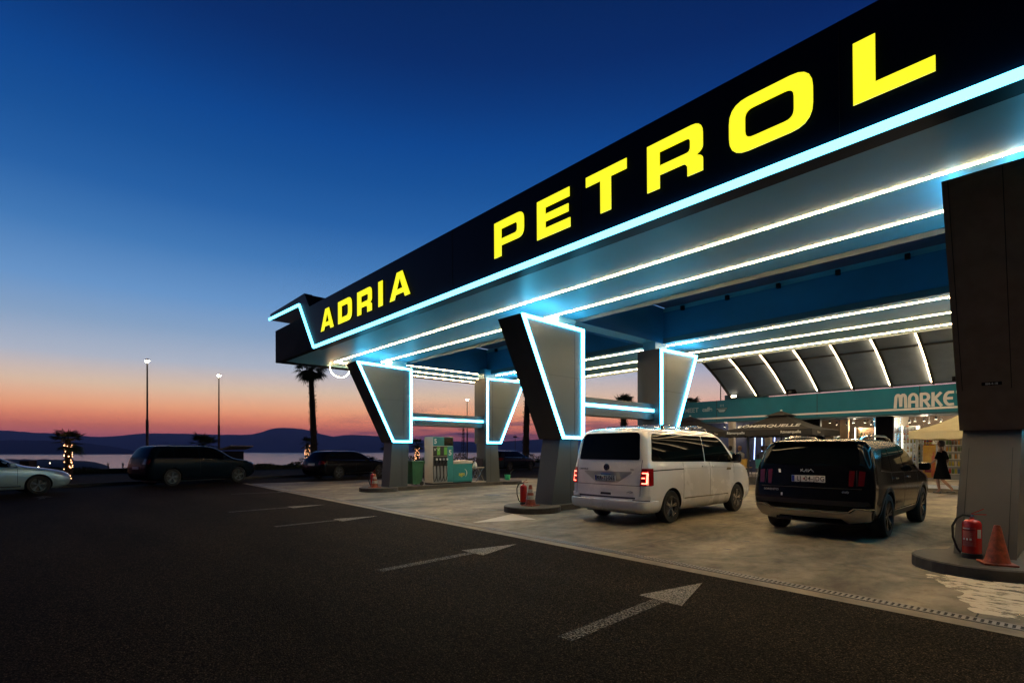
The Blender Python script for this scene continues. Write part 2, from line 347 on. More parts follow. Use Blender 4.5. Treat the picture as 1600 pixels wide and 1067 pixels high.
# arrows painted on the asphalt
def arrow(tip, tail, m_, nm='lane_arrow'):
    t = Vector(tip); s = Vector(tail); d = (t-s).normalized(); n = Vector((-d.y, d.x)); hb = t-d*.93
    ngon_sheet(nm+'_shaft', [tuple(p) for p in (hb+n*.07-d*.005, s+n*.075, s-n*.075, hb-n*.07-d*.005)], .004, PAINT_F)
    return ngon_sheet(nm, [tuple(p) for p in (t, hb+n*.25-d*.02, hb-n*.25-d*.06)], .004, m_)
arrow((-2.9, 5.58), (-2.78, 3.12), PAINT_W); arrow((-6.1, 5.70), (-5.9, 3.18), PAINT_W)
arrow((-14.1, 5.95), (-13.95, 3.5), PAINT_W); arrow((-10.85, 5.79), (-10.7, 3.5), PAINT_W)
ngon_sheet('forecourt_arrow', [(-8.47, 6.67), (-7.95, 8.0), (-9.0, 8.28)], .012, PAINT_N)
def rough_edge(poly, amp, seed=2, step=.05):
    rnd = random.Random(seed); o = []
    for i in range(len(poly)):
        a = Vector(poly[i]); b_ = Vector(poly[(i+1) % len(poly)]); n = max(1, int((b_-a).length/step)); d = (b_-a).normalized(); nn = Vector((-d.y, d.x)); k = 0
        for j in range(n):
            k = k*.6+rnd.uniform(-1, 1)*amp; o.append(tuple(a.lerp(b_, j/n)+nn*k))
    return o
ngon_sheet('forecourt_paint', rough_edge([(-1.28, 7.85), (-1.05, 7.45), (-.86, 7.15), (-.78, 6.75), (-.66, 6.4), (-.45, 6.33), (-.15, 6.5), (.3, 7.1), (.7, 7.9), (.2, 8.4), (-.8, 8.4)], .035), .012, PAINT_P)
ngon_sheet('bay_line', [(-20, 8.9), (-19.93, 8.9), (-19.9, 9.95), (-19.97, 9.95)], .012, PAINT_N)
arrow((-19.2, 7.4), (-19.6, 5.0), PAINT_F, 'forecourt_marking').location.z = .008
arrow((-23.2, .3), (-21.6, .2), PAINT_F)

# far kerb and verge behind the parked cars
kl = [(-25.6, -30), (-26.3, -6), (-27.2, 0), (-28.6, 4.5), (-29.2, 9), (-29.6, 15), (-30.3, 25), (-31.5, 40), (-33, 70)]
b = MB()
for i in range(len(kl)-1):
    (xa, ya), (xb, yb) = kl[i], kl[i+1]
    b.add([(xa, ya, 0), (xb, yb, 0), (xb, yb, .14), (xa, ya, .14), (xa-.18, ya, .14), (xb-.18, yb, .14)], [(0, 1, 2, 3), (3, 2, 5, 4)])
tag(b.build('kerb', KERB), kind='structure')
b = MB()
for i in range(len(kl)-1):
    (xa, ya), (xb, yb) = kl[i], kl[i+1]
    b.add([(xa-.18, ya, .13), (xb-.18, yb, .13), (xb-14, yb, .13), (xa-14, ya, .13)], [(0, 1, 2, 3)])
tag(b.build('verge', mat('dry_verge', (.05, .038, .024), .95, noise=.6, nscale=3, spec=.03)), kind='structure')

# ------------------------------------------------------------------ pump islands
XC = [-17.39, -9.12, -.84]
def island_mb(front):
    b = MB(); F_ = front+.72; B_ = 15.6; r = .70; hw = .42
    pts = []
    a0 = math.asin(hw/r)
    for i in range(25):
        a = -PI/2-(PI-a0)+2*(PI-a0)*i/24
        pts.append((r*math.cos(a), F_+r*math.sin(a)))
    pts2 = [(-x, 2*0+B_-(y-F_)) for x, y in pts]
    bm = bmesh.new()
    poly = pts+pts2
    lo = [bm.verts.new((x, y, 0)) for x, y in poly]; hi = [bm.verts.new((x, y, .135)) for x, y in poly]
    cx_ = [Vector((x, y)) for x, y in poly]; n = len(poly)
    top = []
    for i in range(n):
        p = cx_[i]; q = (cx_[(i+1) % n]-cx_[i-1]).normalized(); nn = Vector((-q.y, q.x)); t = p+nn*.018
        top.append(bm.verts.new((t.x, t.y, .15)))
    for i in range(n):
        j = (i+1) % n; bm.faces.new((lo[i], lo[j], hi[j], hi[i])); bm.faces.new((hi[i], hi[j], top[j], top[i]))
    f = bm.faces.new(top); bmesh.ops.triangulate(bm, faces=[f])
    return b.frombm(bm)
for k, lab in enumerate(['long grey kerbed island carrying the teal fuel pump',
                         'grey kerbed island with rounded nose behind and left of the white van',
                         'grey kerbed island with rounded nose at the right edge, holding the big extinguisher']):
    o = island_mb([8.62, 8.32, 8.0][k]).build('pump_island', KERB); o.location = (XC[k], 0, 0)
    tag(o, lab, 'kerb island', 'pump islands under the canopy')

rnd = random.Random(8)
STAIN = mat('oil_stain', (.018, .015, .012), .5)
for x, y, r_ in [(-6.9, 8.2, .10), (-6.6, 8.4, .06), (-5.3, 8.6, .08), (-5.05, 8.75, .05), (-4.3, 8.0, .04), (-3.6, 7.7, .05), (-2.9, 8.0, .04), (-3.3, 7.2, .035), (-9.9, 8.4, .09), (-12.3, 9.2, .12), (-12.8, 8.5, .07), (-14.2, 9.8, .1), (-2.1, 7.3, .03), (-1.9, 7.9, .05), (-2.5, 6.9, .03), (-4.9, 10.2, .09), (-3.7, 8.6, .06), (-5.0, 7.5, .03), (-11.2, 7.6, .05), (-8.0, 9.0, .05), (-10.3, 12.5, .12), (-13.5, 12.0, .15), (-11.7, 14.0, .12)]:
    ngon_sheet('oil_stain', [(x+r_*1.5*math.cos(a)*rnd.uniform(.55, 1.2), y+r_*.8*math.sin(a)*rnd.uniform(.55, 1.2)) for a in [2*PI*i/14 for i in range(14)]], .0135, STAIN)
# round inspection covers on the forecourt
for x, y in ((-13.3, 11.3), (-4.2, 16.2)):
    o = MB().lathe([(.001, .016), (.27, .016), (.30, .014), (.30, .008)], (0, 0, 0), 28).build('manhole_cover', mat('cast_iron', (.05, .045, .04), .5, metal=.4, noise=.4, nscale=20), None, (x, y, 0)); tag(o, ['round iron cover set in the lane between the two left pillar frames', 'round iron cover in the lane ahead of the two vehicles'][x > -5], 'manhole cover', 'iron covers in the forecourt')
# ------------------------------------------------------------------ support frames (pair of flared pillars + tie beam)
def inset(poly, d):
    n = len(poly); out_ = []
    area = sum(poly[i][0]*poly[(i+1) % n][1]-poly[(i+1) % n][0]*poly[i][1] for i in range(n)); sg = 1 if area > 0 else -1
    for i in range(n):
        p0, p1, p2 = Vector(poly[i-1]), Vector(poly[i]), Vector(poly[(i+1) % n])
        d1 = (p1-p0).normalized(); d2 = (p2-p1).normalized(); n1 = Vector((-d1.y, d1.x))*sg; n2 = Vector((-d2.y, d2.x))*sg
        k = d/(1+n1.dot(n2)); out_.append(tuple(p1+(n1+n2)*k))
    return out_
def ring_mb(poly, wdt, x0, x1):
    inn = inset(poly, wdt); b = MB(); n = len(poly)
    for i in range(n):
        j = (i+1) % n; A, B, C, D = poly[i], poly[j], inn[j], inn[i]
        segs = max(1, int((Vector(B)-Vector(A)).length/.5))
        for s in range(segs):
            t0, t1 = s/segs, (s+1)/segs
            q = [Vector(A).lerp(Vector(B), t0), Vector(A).lerp(Vector(B), t1), Vector(D).lerp(Vector(C), t1), Vector(D).lerp(Vector(C), t0)]
            v = [(x0, *p) for p in q]+[(x1, *p) for p in q]
            b.add(v, [(4, 5, 6, 7), (0, 1, 5, 4), (2, 3, 7, 6)])
    return b
def strip_mb(pts, w_, h_, seg=.6, up=(0, 0, 1)):
    b = MB()
    for p, q in zip(pts[:-1], pts[1:]):
        p = Vector(p); q = Vector(q); n = max(1, int((q-p).length/seg))
        for i in range(n): b.bar(p.lerp(q, i/n), p.lerp(q, (i+1)/n), w_, h_, up)
    return b
FR_LAB = ['farthest grey twin pillar frame with flared tops outlined in cyan neon, beside the fuel pump',
          'middle grey twin pillar frame with flared tops outlined in cyan neon, left of the white van',
          'nearest dark pillar frame cut by the right edge, behind the large fire extinguisher']
for k in range(3):
    XL = (.378, .378, .33)[k]; xc = XC[k]; zt = [4.58, 4.64, 4.80][k]; yb = [9.6, 9.42, 8.9][k]
    fr = empty('pillar_frame', (xc, 12.28, .15), FR_LAB[k], 'pillar frame', 'flared pillar frames holding up the canopy')
    oy = 12.28; oz = .15
    def Y(y, s): return (y-oy)*s
    for s in (1, -1):
        # lower column, leaning out towards its foot
        low = [(Y(yb, s), 0), (Y(10.36, s), 0), (Y(10.42, s), 1.66-.02), (Y(9.72, s), 1.66-.02)]
        cl = MB().prism(low, 0, -.30, .30).build('column', GREYD if k < 2 else mat('brown_grey_column', (.066, .06, .054), .5, noise=.15, nscale=2), fr)
        MB().box(-.303, .303, min(Y(10.12, s), Y(10.13, s)), max(Y(10.12, s), Y(10.13, s)), .02, 1.62).build('panel_joint', SEAM, cl)
        vp = [(Y(8.25, s), zt-oz), (Y(10.46, s), zt-.04-oz), (Y(10.46, s), 1.78-oz), (Y(9.66, s), 1.78-oz)]
        inn = inset(vp, .02)
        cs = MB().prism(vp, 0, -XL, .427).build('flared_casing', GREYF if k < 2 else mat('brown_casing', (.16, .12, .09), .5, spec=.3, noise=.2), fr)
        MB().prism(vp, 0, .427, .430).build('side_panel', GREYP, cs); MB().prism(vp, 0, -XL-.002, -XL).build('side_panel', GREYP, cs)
        j = MB()
        for sx in (-1, 1):
            x0, x1 = (.430, .432) if sx > 0 else (-XL-.004, -XL-.002)
            a, c = sorted((Y(10.12, s), Y(10.135, s))); j.box(x0, x1, a, c, 1.85-oz, zt-.12-oz)
            a, c = sorted((Y(9.0, s), Y(10.36, s))); j.box(x0, x1, a, c, 3.32-oz, 3.328-oz)
        j.build('panel_joint', SEAM, cs)
        ring_mb(vp, .072, .43, .48).build('neon_outline', LED_CYAN, fr)
        ring_mb(inset(vp, .06), .085, -XL-.006, -XL-.002).build('neon_outline', LED_CYAN, fr)
        a_, c_ = sorted((Y(8.45, s), Y(9.65, s))); ztp = zt-oz+.012
        strip_mb([(.30, a_, ztp), (.30, c_, ztp-.012)], .05, .03, .3).build('neon_top_strip', LED_CYAN, fr); strip_mb([(-.28, a_, ztp), (-.28, c_, ztp-.012)], .05, .03, .3).build('neon_top_strip', LED_CYAN, fr)
        st = MB().rbox(-.22, .22, *sorted((Y(9.75, s), Y(10.40, s))), zt-.05-oz, 4.95-oz, .01).build('column_head', SOFF, fr)
    MB().rbox(-.20, .20, 10.43-oy, 14.13-oy, 2.44-oz, 2.92-oz, .01).build('tie_beam', GREYP, fr)
    for sx in (-1, 1):
        strip_mb([(sx*.215, 10.47-oy, 2.71-oz), (sx*.215, 14.09-oy, 2.71-oz)], .03, .085).build('neon_strip', LED_CYAN, fr)
    if k == 2:
        for xx in (-.27, .22): MB().bar((xx, 8.25-oy, zt-oz-.02), (xx, 9.66-oy, 1.79-oz), .008, .004, (0, -1, 0)).build('panel_joint', SEAM, fr)
        for xx in (-.22, .22): MB().bar((xx, yb-oy+.004, .02), (xx, 9.715-oy, 1.62), .006, .006, (0, -1, 0)).build('panel_joint', SEAM, fr)
        # small number plate and the lower box edge on the front slope
        p0 = Vector((0, 8.25-oy, zt-oz)); p1 = Vector((0, 9.66-oy, 1.78-oz)); d = (p1-p0); nrm = Vector((0, -d.z, d.y)).normalized()
        if nrm.y > 0: nrm = -nrm
        t = .80; c = p0+d*t+nrm*.004; a = math.atan2(d.y, -d.z)
        pl = MB().box(-.10, .10, -.005, .003, -.022, .022).build('number_plate', BLK, fr); pl.location = c+Vector((.03, 0, 0)); pl.rotation_euler = (a, 0, 0)
        text('BM-4-18', .036, LETW, pl, (0, -.006, 0), (R(90), 0, 0), bold=.0008, extrude=.0005)

# ------------------------------------------------------------------ canopy
TILT = .0081
can = empty('canopy', (0, 0, 0), 'long dark flat petrol station canopy edged with cyan neon and yellow letters', 'canopy')
can.rotation_euler = (0, -TILT, 0)
CX1 = 4.5; CXL = -19.95
fas = [(CX1, 4.80), (CX1, 6.2), (-16.6, 6.2), (-17.0, 6.72), (-20.3, 6.70), (-20.3, 6.47), (-17.42, 6.38), (-16.24, 4.80)]
fo = MB().prism(fas, 1, 6.50, 6.76).build('fascia', NAVY, can)
MB().prism([(-17.42, 6.38), (-17.0, 6.70), (-20.3, 6.68), (-20.3, 6.47)], 1, 6.76, 7.6).build('wing_return', NAVY, can)
for x in (-14.1, -8.9, -5.4, -1.75, 2): MB().box(x-.004, x+.004, 6.496, 6.50, 4.93, 6.2).build('panel_joint', SEAM, can)
strip_mb([(CX1, 6.475, 4.85), (-16.2, 6.475, 4.85)], .05, .088).build('neon_strip', LED_FASC, can)
strip_mb([(-16.2, 6.475, 4.85), (-17.38, 6.475, 6.425)], .05, .08, up=(1, 0, 0)).build('neon_strip', LED_FASC, can)
strip_mb([(-17.38, 6.475, 6.425), (-20.35, 6.475, 6.51)], .05, .08).build('neon_strip', LED_FASC, can)
# roof slab made of soffit trays round the openings
ZS, ZT = 4.95, 6.0
sl = MB()
sl.box(CXL, CX1, 6.77, 10.38, ZS, ZT); sl.box(CXL, CX1, 14.58, 18.62, ZS, ZT); sl.box(CXL, -17.45, 10.38, 14.58, ZS, ZT)
for xc in XC[1:]: sl.box(xc-.30, xc+.30, 10.38, 14.58, ZS, ZT)
sl.box(3.6, CX1, 10.38, 14.58, ZS, ZT)
sl.build('soffit', SOFF, can)
MB().box(CXL-.03, CXL, 6.60, 18.62, 4.86, 6.03).build('end_fascia', BLK, can)
MB().box(CXL-.03, -16.3, 6.58, 6.765, 4.86, 6.03).build('front_box', BLK, can)
MB().box(-16.3, CX1, 6.765, 6.79, 4.88, ZS).build('drip_edge', mat('drip_teal', (.02, .10, .12), .4), can)
MB().box(CXL, CX1, 18.62, 18.68, 4.88, 6.03).build('rear_fascia', GREYL, can)
# opening linings
bays = [(-17.45, XC[1]-.30), (XC[1]+.30, XC[2]-.30), (XC[2]+.30, 3.6)]
for (a, c) in bays:
    MB().box(a, c, 10.381, 10.40, 4.86, 5.08).build('opening_lip', GREYL, can); MB().box(a, c, 14.52, 14.575, 4.90, 5.05).build('opening_lip', GREYL, can)
    q = MB(); q.box(a+.003, c-.003, 14.545, 14.577, 5.05, 5.86); q.box(a+.001, a+.02, 10.41, 14.54, 4.90, 6.0); q.box(c-.02, c-.001, 10.41, 14.54, 4.90, 6.0)
    q.box(a+.003, c-.003, 10.382, 10.40, 5.08, 6.0); q.build('beam_cladding', BLUE, can)
    n = int((c-a)/1.38)
    for i in range(n):
        x = a+.7+1.38*i
        MB().rbox(x-.05, x+.05, 14.44, 14.54, 5.80, 5.93, .01).build('bracket', BLK, can)
    MB().box(a, c, 10.3, 14.7, 6.03, 6.06).build('opening_cover', mat('purple_cover', (.03, .028, .06), .4), can)  # opaque purple slab added over the opening to dim the bright sky strip
# warm led lines: two loops and the rear edge
zl = ZS-.002
for pts in ([(CX1, 8.35), (-18.9, 8.35)], [(-18.9, 8.35), (-18.9, 16.88)], [(-18.9, 16.88), (CX1, 16.88)], [(CX1, 9.67), (-17.75, 9.67)], [(-17.75, 9.67), (-17.75, 15.16)],
            [(-17.75, 15.16), (CX1, 15.16)], [(CXL+.12, 18.42), (CX1, 18.42)], [(CXL+.05, 9.43), (CXL+.05, 18.42)]):
    strip_mb([(x, y, zl) for x, y in pts], .036, .014).build('led_strip', LED_WARM, can)
# loose led tape sagging from the end soffit
cp = []
for i in range(17):
    a = PI*i/16; cp.append((CXL+.02, 9.02-.41*math.cos(a), ZS-.02-.38*math.sin(a)))
MB().tube(cp, .010, 6).build('sagging_led_tape', LED_WARM, can)
# letters
def letter(ch, x, wd, z0, h, parent, m_, y=6.468, sv=.20, sh=.155, dep=.01):
    def Rn(p, r): return roundpoly(p, r, 5)
    S = []
    if ch == 'P':
        S = [Rn([(0, 0), (sv, 0), (sv, .30*h), (wd, .30*h), (wd, h), (0, h)], [0, 0, 0, .16, .16, 0]), Rn([(sv, .30*h+sh*.8), (wd-sv*.9, .30*h+sh*.8), (wd-sv*.9, h-sh), (sv, h-sh)], [0, .06, .06, 0])]
    elif ch == 'R':
        S = [Rn([(0, 0), (sv, 0), (sv, .28*h), (wd-sv-.06, .28*h), (wd-sv-.02, .20*h), (wd-sv-.02, 0), (wd, 0), (wd, .30*h), (wd-.09, .36*h), (wd, .44*h), (wd, h), (0, h)], [0, 0, 0, .03, .02, 0, 0, .08, .0, .1, .16, 0]),
             Rn([(sv, .28*h+sh*.85), (wd-sv*.9, .28*h+sh*.85), (wd-sv*.9, h-sh), (sv, h-sh)], [0, .06, .06, 0])]
    elif ch == 'E':
        S = [[(0, 0), (wd, 0), (wd, sh), (sv, sh), (sv, .5*h-sh*.42), (wd*.95, .5*h-sh*.42), (wd*.95, .5*h+sh*.42), (sv, .5*h+sh*.42), (sv, h-sh), (wd*.98, h-sh), (wd*.98, h), (0, h)]]
    elif ch == 'T':
        c = wd/2; S = [[(c-sv/2, 0), (c+sv/2, 0), (c+sv/2, h-sh), (wd, h-sh), (wd, h), (0, h), (0, h-sh), (c-sv/2, h-sh)]]
    elif ch == 'O':
        S = [Rn([(0, 0), (wd, 0), (wd, h), (0, h)], .24), Rn([(sv, sh), (wd-sv, sh), (wd-sv, h-sh), (sv, h-sh)], .10)]
    elif ch == 'L': S = [[(0, 0), (wd, 0), (wd, sh), (sv, sh), (sv, h), (0, h)]]
    elif ch == 'I': S = [[(0, 0), (wd, 0), (wd, h), (0, h)]]
    elif ch == 'D': S = [Rn([(0, 0), (wd, 0), (wd, h), (0, h)], [0, .22, .22, 0]), Rn([(sv, sh), (wd-sv, sh), (wd-sv, h-sh), (sv, h-sh)], [0, .10, .10, 0])]
    elif ch == 'A':
        c = wd/2; k = .13
        S = [[(0, 0), (sv, 0), (sv+.055, .17*h), (wd-sv-.055, .17*h), (wd-sv, 0), (wd, 0), (c+k, h), (c-k, h)], [(sv+.11, .36*h), (wd-sv-.11, .36*h), (c, .36*h+.26)]]
    cu = bpy.data.curves.new('letter', 'CURVE'); cu.dimensions = '2D'; cu.fill_mode = 'BOTH'; cu.extrude = dep/2
    for p in S:
        sp = cu.splines.new('POLY'); sp.points.add(len(p)-1); sp.use_cyclic_u = True
        for q, (a, b_) in zip(sp.points, p): q.co = (a, b_, 0, 1)
    o = bpy.data.objects.new('letter', cu); col.objects.link(o); dg = bpy.context.evaluated_depsgraph_get(); dg.update()
    me = bpy.data.meshes.new_from_object(o.evaluated_get(dg)); bpy.data.objects.remove(o)
    me.materials.clear(); me.materials.append(m_)
    q = bpy.data.objects.new('letter', me); col.objects.link(q); q.parent = parent; q.location = (x, y, z0); q.rotation_euler = (R(90), 0, 0)
    # dark housing behind the lit face
    bk = bpy.data.objects.new('letter_housing', me.copy()); bk.data.materials.clear(); bk.data.materials.append(BLK); col.objects.link(bk); bk.parent = q
    bk.location = (0, 0, -.032); bk.scale = (1, 1, 5)
    return q
for ch, a, c in (('A', -15.61, -14.69), ('D', -14.39, -13.52), ('R', -13.19, -12.37), ('I', -12.02, -11.80), ('A', -11.45, -10.51)):
    letter(ch, a, c-a, 5.22, .63, can, YEL, sv=.23 if ch != 'I' else .2)
for ch, a, c in (('P', -7.5, -6.69), ('E', -6.36, -5.60), ('T', -5.27, -4.50), ('R', -4.15, -3.31), ('O', -2.96, -2.0), ('L', -1.61, -.92)):
    letter(ch, a, c-a, 5.19, .66, can, YEL)

# ------------------------------------------------------------------ barrel vault between canopy and market
va = empty('vault_roof', (-2.5, 22.6, 3.9), 'arched translucent roof with dark ribs and lit warm tubes joining canopy to market', 'arched roof')
def vz(y): return 1.5+5.0-.0459*(y-19.5)**2
ys = [18.7+(26.55-18.7)*i/14 for i in range(15)]
PANEL = mat('vault_panel', (.24, .30, .40), .55, noise=.2, nscale=1.3, trans=.0)
def L_(x, y, z): return (x+2.5, y-22.6, z-3.9)
pm = MB()
for i in range(14):
    y0, y1 = ys[i], ys[i+1]
    vs = [L_(-12.25, y0, vz(y0)), L_(4.5, y0, vz(y0)), L_(4.5, y1, vz(y1)), L_(-12.25, y1, vz(y1)), L_(-12.25, y0, vz(y0)+.02), L_(4.5, y0, vz(y0)+.02), L_(4.5, y1, vz(y1)+.02), L_(-12.25, y1, vz(y1)+.02)]
    pm.add(vs, [(0, 1, 2, 3), (7, 6, 5, 4)])
pm.build('roof_panel', PANEL, va)
xs = [-12.22+1.37*i for i in range(13)]
for i, x in enumerate(xs):
    rb = MB()
    for a, c in zip(ys[:-1], ys[1:]): rb.bar(L_(x, a, vz(a)-.06), L_(x, c, vz(c)-.06), .07, .10)
    rb.build('rib', DMET, va)
    xl = -10.9+1.37*i
    if i < 12:
        lb = MB()
        yy = [y for y in ys if y < 26.4]+[26.4]
        for a, c in zip(yy[:-1], yy[1:]): lb.bar(L_(xl, a, vz(a)-.10), L_(xl, c, vz(c)-.10), .05, .03)
        lb.build('led_tube', LED_RIB, va)
for y in (21.2, 24.3): MB().bar(L_(-12.25, y, vz(y)-.05), L_(4.5, y, vz(y)-.05), .06, .07).build('purlin', DMET, va)
MB().bar(L_(-12.25, 26.6, 4.20), L_(4.5, 26.6, 4.20), .12, .10).build('gutter', GREYL, va)
# ------------------------------------------------------------------ market building
FY = 26.8; PZ = .28
ngon_sheet('shop_floor_base', [(-16, 26.95), (4.7, 26.95), (4.7, 36), (-16, 36)], .29, CREAM, kind='structure')
b = MB().box(-16, 4.8, 23.35, 26.95, 0, PZ); tag(b.build('terrace', BORDER), kind='structure')
b = MB().box(-16, 4.8, 23.30, 23.35, .16, PZ+.004); tag(b.build('terrace_nosing', WHT), kind='structure')
mk = empty('market_building', (-3, 27, 0), 'flat roofed market and cafe with teal sign band and lit shop windows', 'shop building')
def ml(x0, x1, y0, y1, z0, z1, name, m_, par=None, mb=None):
    return (mb or MB()).box(x0+3, x1+3, y0-27, y1-27, z0, z1).build(name, m_, par or mk)
ml(-16, 4.8, 35.9, 36.1, .28, 4.1, 'rear_wall', CREAM); ml(-16.1, -15.9, 27, 36, .28, 4.1, 'side_wall', CREAM)
ml(-16, 4.8, 26.95, 36, 3.10, 3.95, 'ceiling', CREAM)
def plain(n, c, r=.5): return mat(n, c, r)
SGN = ml(-15.25, 4.8, 26.55, 26.78, 3.02, 4.10, 'sign_board', TEAL)
MB().box(-12.25, 7.8, -.47, -.452, 3.14, 3.22).build('white_stripe', WHT, SGN)
MB().box(-12.25, 7.8, -.46, -.21, 2.94, 3.02).build('sign_soffit', mat('teal_dark', (.01, .07, .09), .5), SGN)
for x in (-13.0, -8.22, -4.45, -.7, 3): MB().box(x+3-.012, x+3+.012, -.4545, -.449, 3.05, 4.11).build('panel_joint', SEAM, SGN)
def sgt(body, size, x, z, m_=LETW, **k): return text(body, size, m_, SGN, (x+3, -.458, z), (R(90), 0, 0), extrude=.006, **k)
def stroke_word(word, x0, z0, h, adv, t, m_):
    """rounded bold display letters drawn as thick strokes"""
    def arc(cx_, cz, rx, rz, a0, a1, n=8): return [(cx_+rx*math.cos(R(a0+(a1-a0)*i/n)), cz+rz*math.sin(R(a0+(a1-a0)*i/n))) for i in range(n+1)]
    w_ = adv*.62; G = {
        'M': [[(0, 0), (.04, .62)]+arc(.17, .66, .13, .26, 180, 0, 7)+[(.34, .1)], [(.34, .1), (.36, .66)]+arc(.49, .66, .13, .26, 180, 0, 7)+[(.64, 0)]],
        'A': [[(0, 0), (0, .55)]+arc(.22, .58, .22, .34, 180, 0, 9)+[(.44, 0)], [(.05, .36), (.40, .36)]],
        'R': [[(0, 0), (0, .9), (.22, .9)]+arc(.22, .66, .20, .24, 90, -90, 8)+[(.10, .42)], [(.20, .42), (.44, 0)]],
        'K': [[(0, 0), (0, .92)], [(.42, .90), (.06, .48)], [(.14, .50), (.46, 0)]],
        'E': [[(.44, .06), (.26, .04)]+arc(.26, .47, .26, .43, -90, -270, 12)+[(.44, .90)], [(.04, .48), (.38, .48)]],
        'T': [[(0, .9), (.46, .9)], [(.23, .9), (.23, 0)]]}
    x = x0; k = 0
    for ch in word:
        b = MB(); k2 = 0
        for pl in G[ch]:
            for a, c in zip(pl[:-1], pl[1:]):
                dx, dz = c[0]-a[0], c[1]-a[1]; L = math.hypot(dx, dz)
                if L < 1e-4: continue
                ux, uz = dx/L, dz/L; e = t*.30; P0 = (x+a[0]*h-ux*e, z0+a[1]*h-uz*e); P1 = (x+c[0]*h+ux*e, z0+c[1]*h+uz*e); nx, nz2 = -uz*t/2, ux*t/2; yo = -.466-.0004*k2; k2 += 1
                b.prism([(P0[0]+nx, P0[1]+nz2), (P1[0]+nx, P1[1]+nz2), (P1[0]-nx, P1[1]-nz2), (P0[0]-nx, P0[1]-nz2)], 1, yo, -.451)
        b.build('letter', m_, SGN); x += {'M': .86, 'A': .69, 'R': .67, 'K': .66, 'E': .66, 'T': .6}[ch]*h
stroke_word('MARKET', -5.27+3, 3.27, .56, .4, .102, LETW)
sgt('MEET', .34, -14.42, 3.66, bold=.004, m_=mat('dim_letter', (.30, .42, .45), .5)); sgt('caffe', .30, -13.52, 3.66, bold=.009, m_=mat('dim_letter2', (.34, .45, .48), .5))
# cup emblem
cpm = MB(); cpx = -12.72
pts = [(-.32, .10), (.32, .10), (.30, .03), (.18, -.13), (.10, -.17), (-.10, -.17), (-.18, -.13), (-.28, .0)]
bm_in = [(-.24, .06), (.24, .06), (.13, -.11), (-.13, -.11)]
MB().prism([(u+cpx+3, v+3.62) for u, v in roundpoly(pts, .03)], 1, -.462, -.45).build('cup_emblem', mat('cup_dark', (.005, .06, .08), .5), SGN)
e = MB().prism([(u+cpx+3, v+3.62) for u, v in roundpoly([(-.22, -.01), (.22, -.01), (.12, -.13), (-.12, -.13)], .03)], 1, -.466, -.463); 
e.prism([(u+cpx+3, v+3.62) for u, v in [(-.27, .055), (.27, .055), (.27, .03), (-.27, .03)]], 1, -.466, -.463)
for dx in (-.08, 0, .08): e.tube([(cpx+3+dx, -.462, 3.62+.14), (cpx+3+dx+.02, -.462, 3.62+.18), (cpx+3+dx-.01, -.462, 3.62+.22), (cpx+3+dx+.01, -.462, 3.62+.27)], .008, 5)
e.build('cup_emblem_lines', mat('cup_pale', (.35, .45, .46), .5), SGN)
# piers between the shop windows
PIER = mat('black_pier', (.003, .003, .004), .3, spec=.0)
for x0, x1 in ((-9.45, -8.22), (-6.02, -5.42), (-1.1, -.5), (4, 4.6), (-15.9, -15.5)): ml(x0, x1, 26.86, 27.05, .28, 2.94, 'pier', PIER)
ml(-12.25, -11.98, 26.3, 26.55, .28, 2.94, 'cream_column', CREAM); ml(-10.45, -10.2, 26.3, 26.55, .28, 2.94, 'cream_column', CREAM)
FRM = mat('window_frame', (.30, .31, .32), .35, metal=.5)
def window(x0, x1, z0, z1, mulls=(), rails=()):
    f = MB(); t = .045
    X0_, X1_ = x0+3, x1+3
    f.box(X0_, X1_, -.06, 0, z0, z0+t); f.box(X0_, X1_, -.06, 0, z1-t, z1); f.box(X0_, X0_+t, -.058, -.002, z0+t, z1-t); f.box(X1_-t, X1_, -.058, -.002, z0+t, z1-t)
    for mxx in mulls: f.box(mxx+3-t/2, mxx+3+t/2, -.056, -.004, z0+t, z1-t)
    for rz in rails: f.box(X0_+t, X1_-t, -.054, -.006, rz-t/2, rz+t/2)
    w_ = f.build('window', FRM, mk)
    g = MB().box(X0_+t, X1_-t, -.034, -.030, z0+t, z1-t).build('pane', GLASS, w_)
    return w_
def glass():
    m = bpy.data.materials.new('clear_glass'); m.use_nodes = True; t = m.node_tree; t.nodes.clear()
    o = t.nodes.new('ShaderNodeOutputMaterial'); tr = t.nodes.new('ShaderNodeBsdfTransparent'); gl = t.nodes.new('ShaderNodeBsdfGlossy'); gl.inputs['Roughness'].default_value = .03
    mxs = t.nodes.new('ShaderNodeMixShader'); fr = t.nodes.new('ShaderNodeFresnel'); fr.inputs[0].default_value = 1.4
    tr.inputs[0].default_value = (.93, .95, .95, 1)
    t.links.new(fr.outputs[0], mxs.inputs[0]); t.links.new(tr.outputs[0], mxs.inputs[1]); t.links.new(gl.outputs[0], mxs.inputs[2]); t.links.new(mxs.outputs[0], o.inputs[0]); return m
GLASS = glass()
window(-8.22, -6.02, .32, 2.94, (-7.1,), ())
window(-5.42, -1.1, 2.30, 2.94, (-3.2,), ())
window(-5.42, -3.95, .32, 2.28, (-4.75,), ())
ml(-.5, 4, 26.9, 27.0, .28, 2.94, 'dark_infill', DMET)  # unseen dark infill added to take light out of the black car's reflections
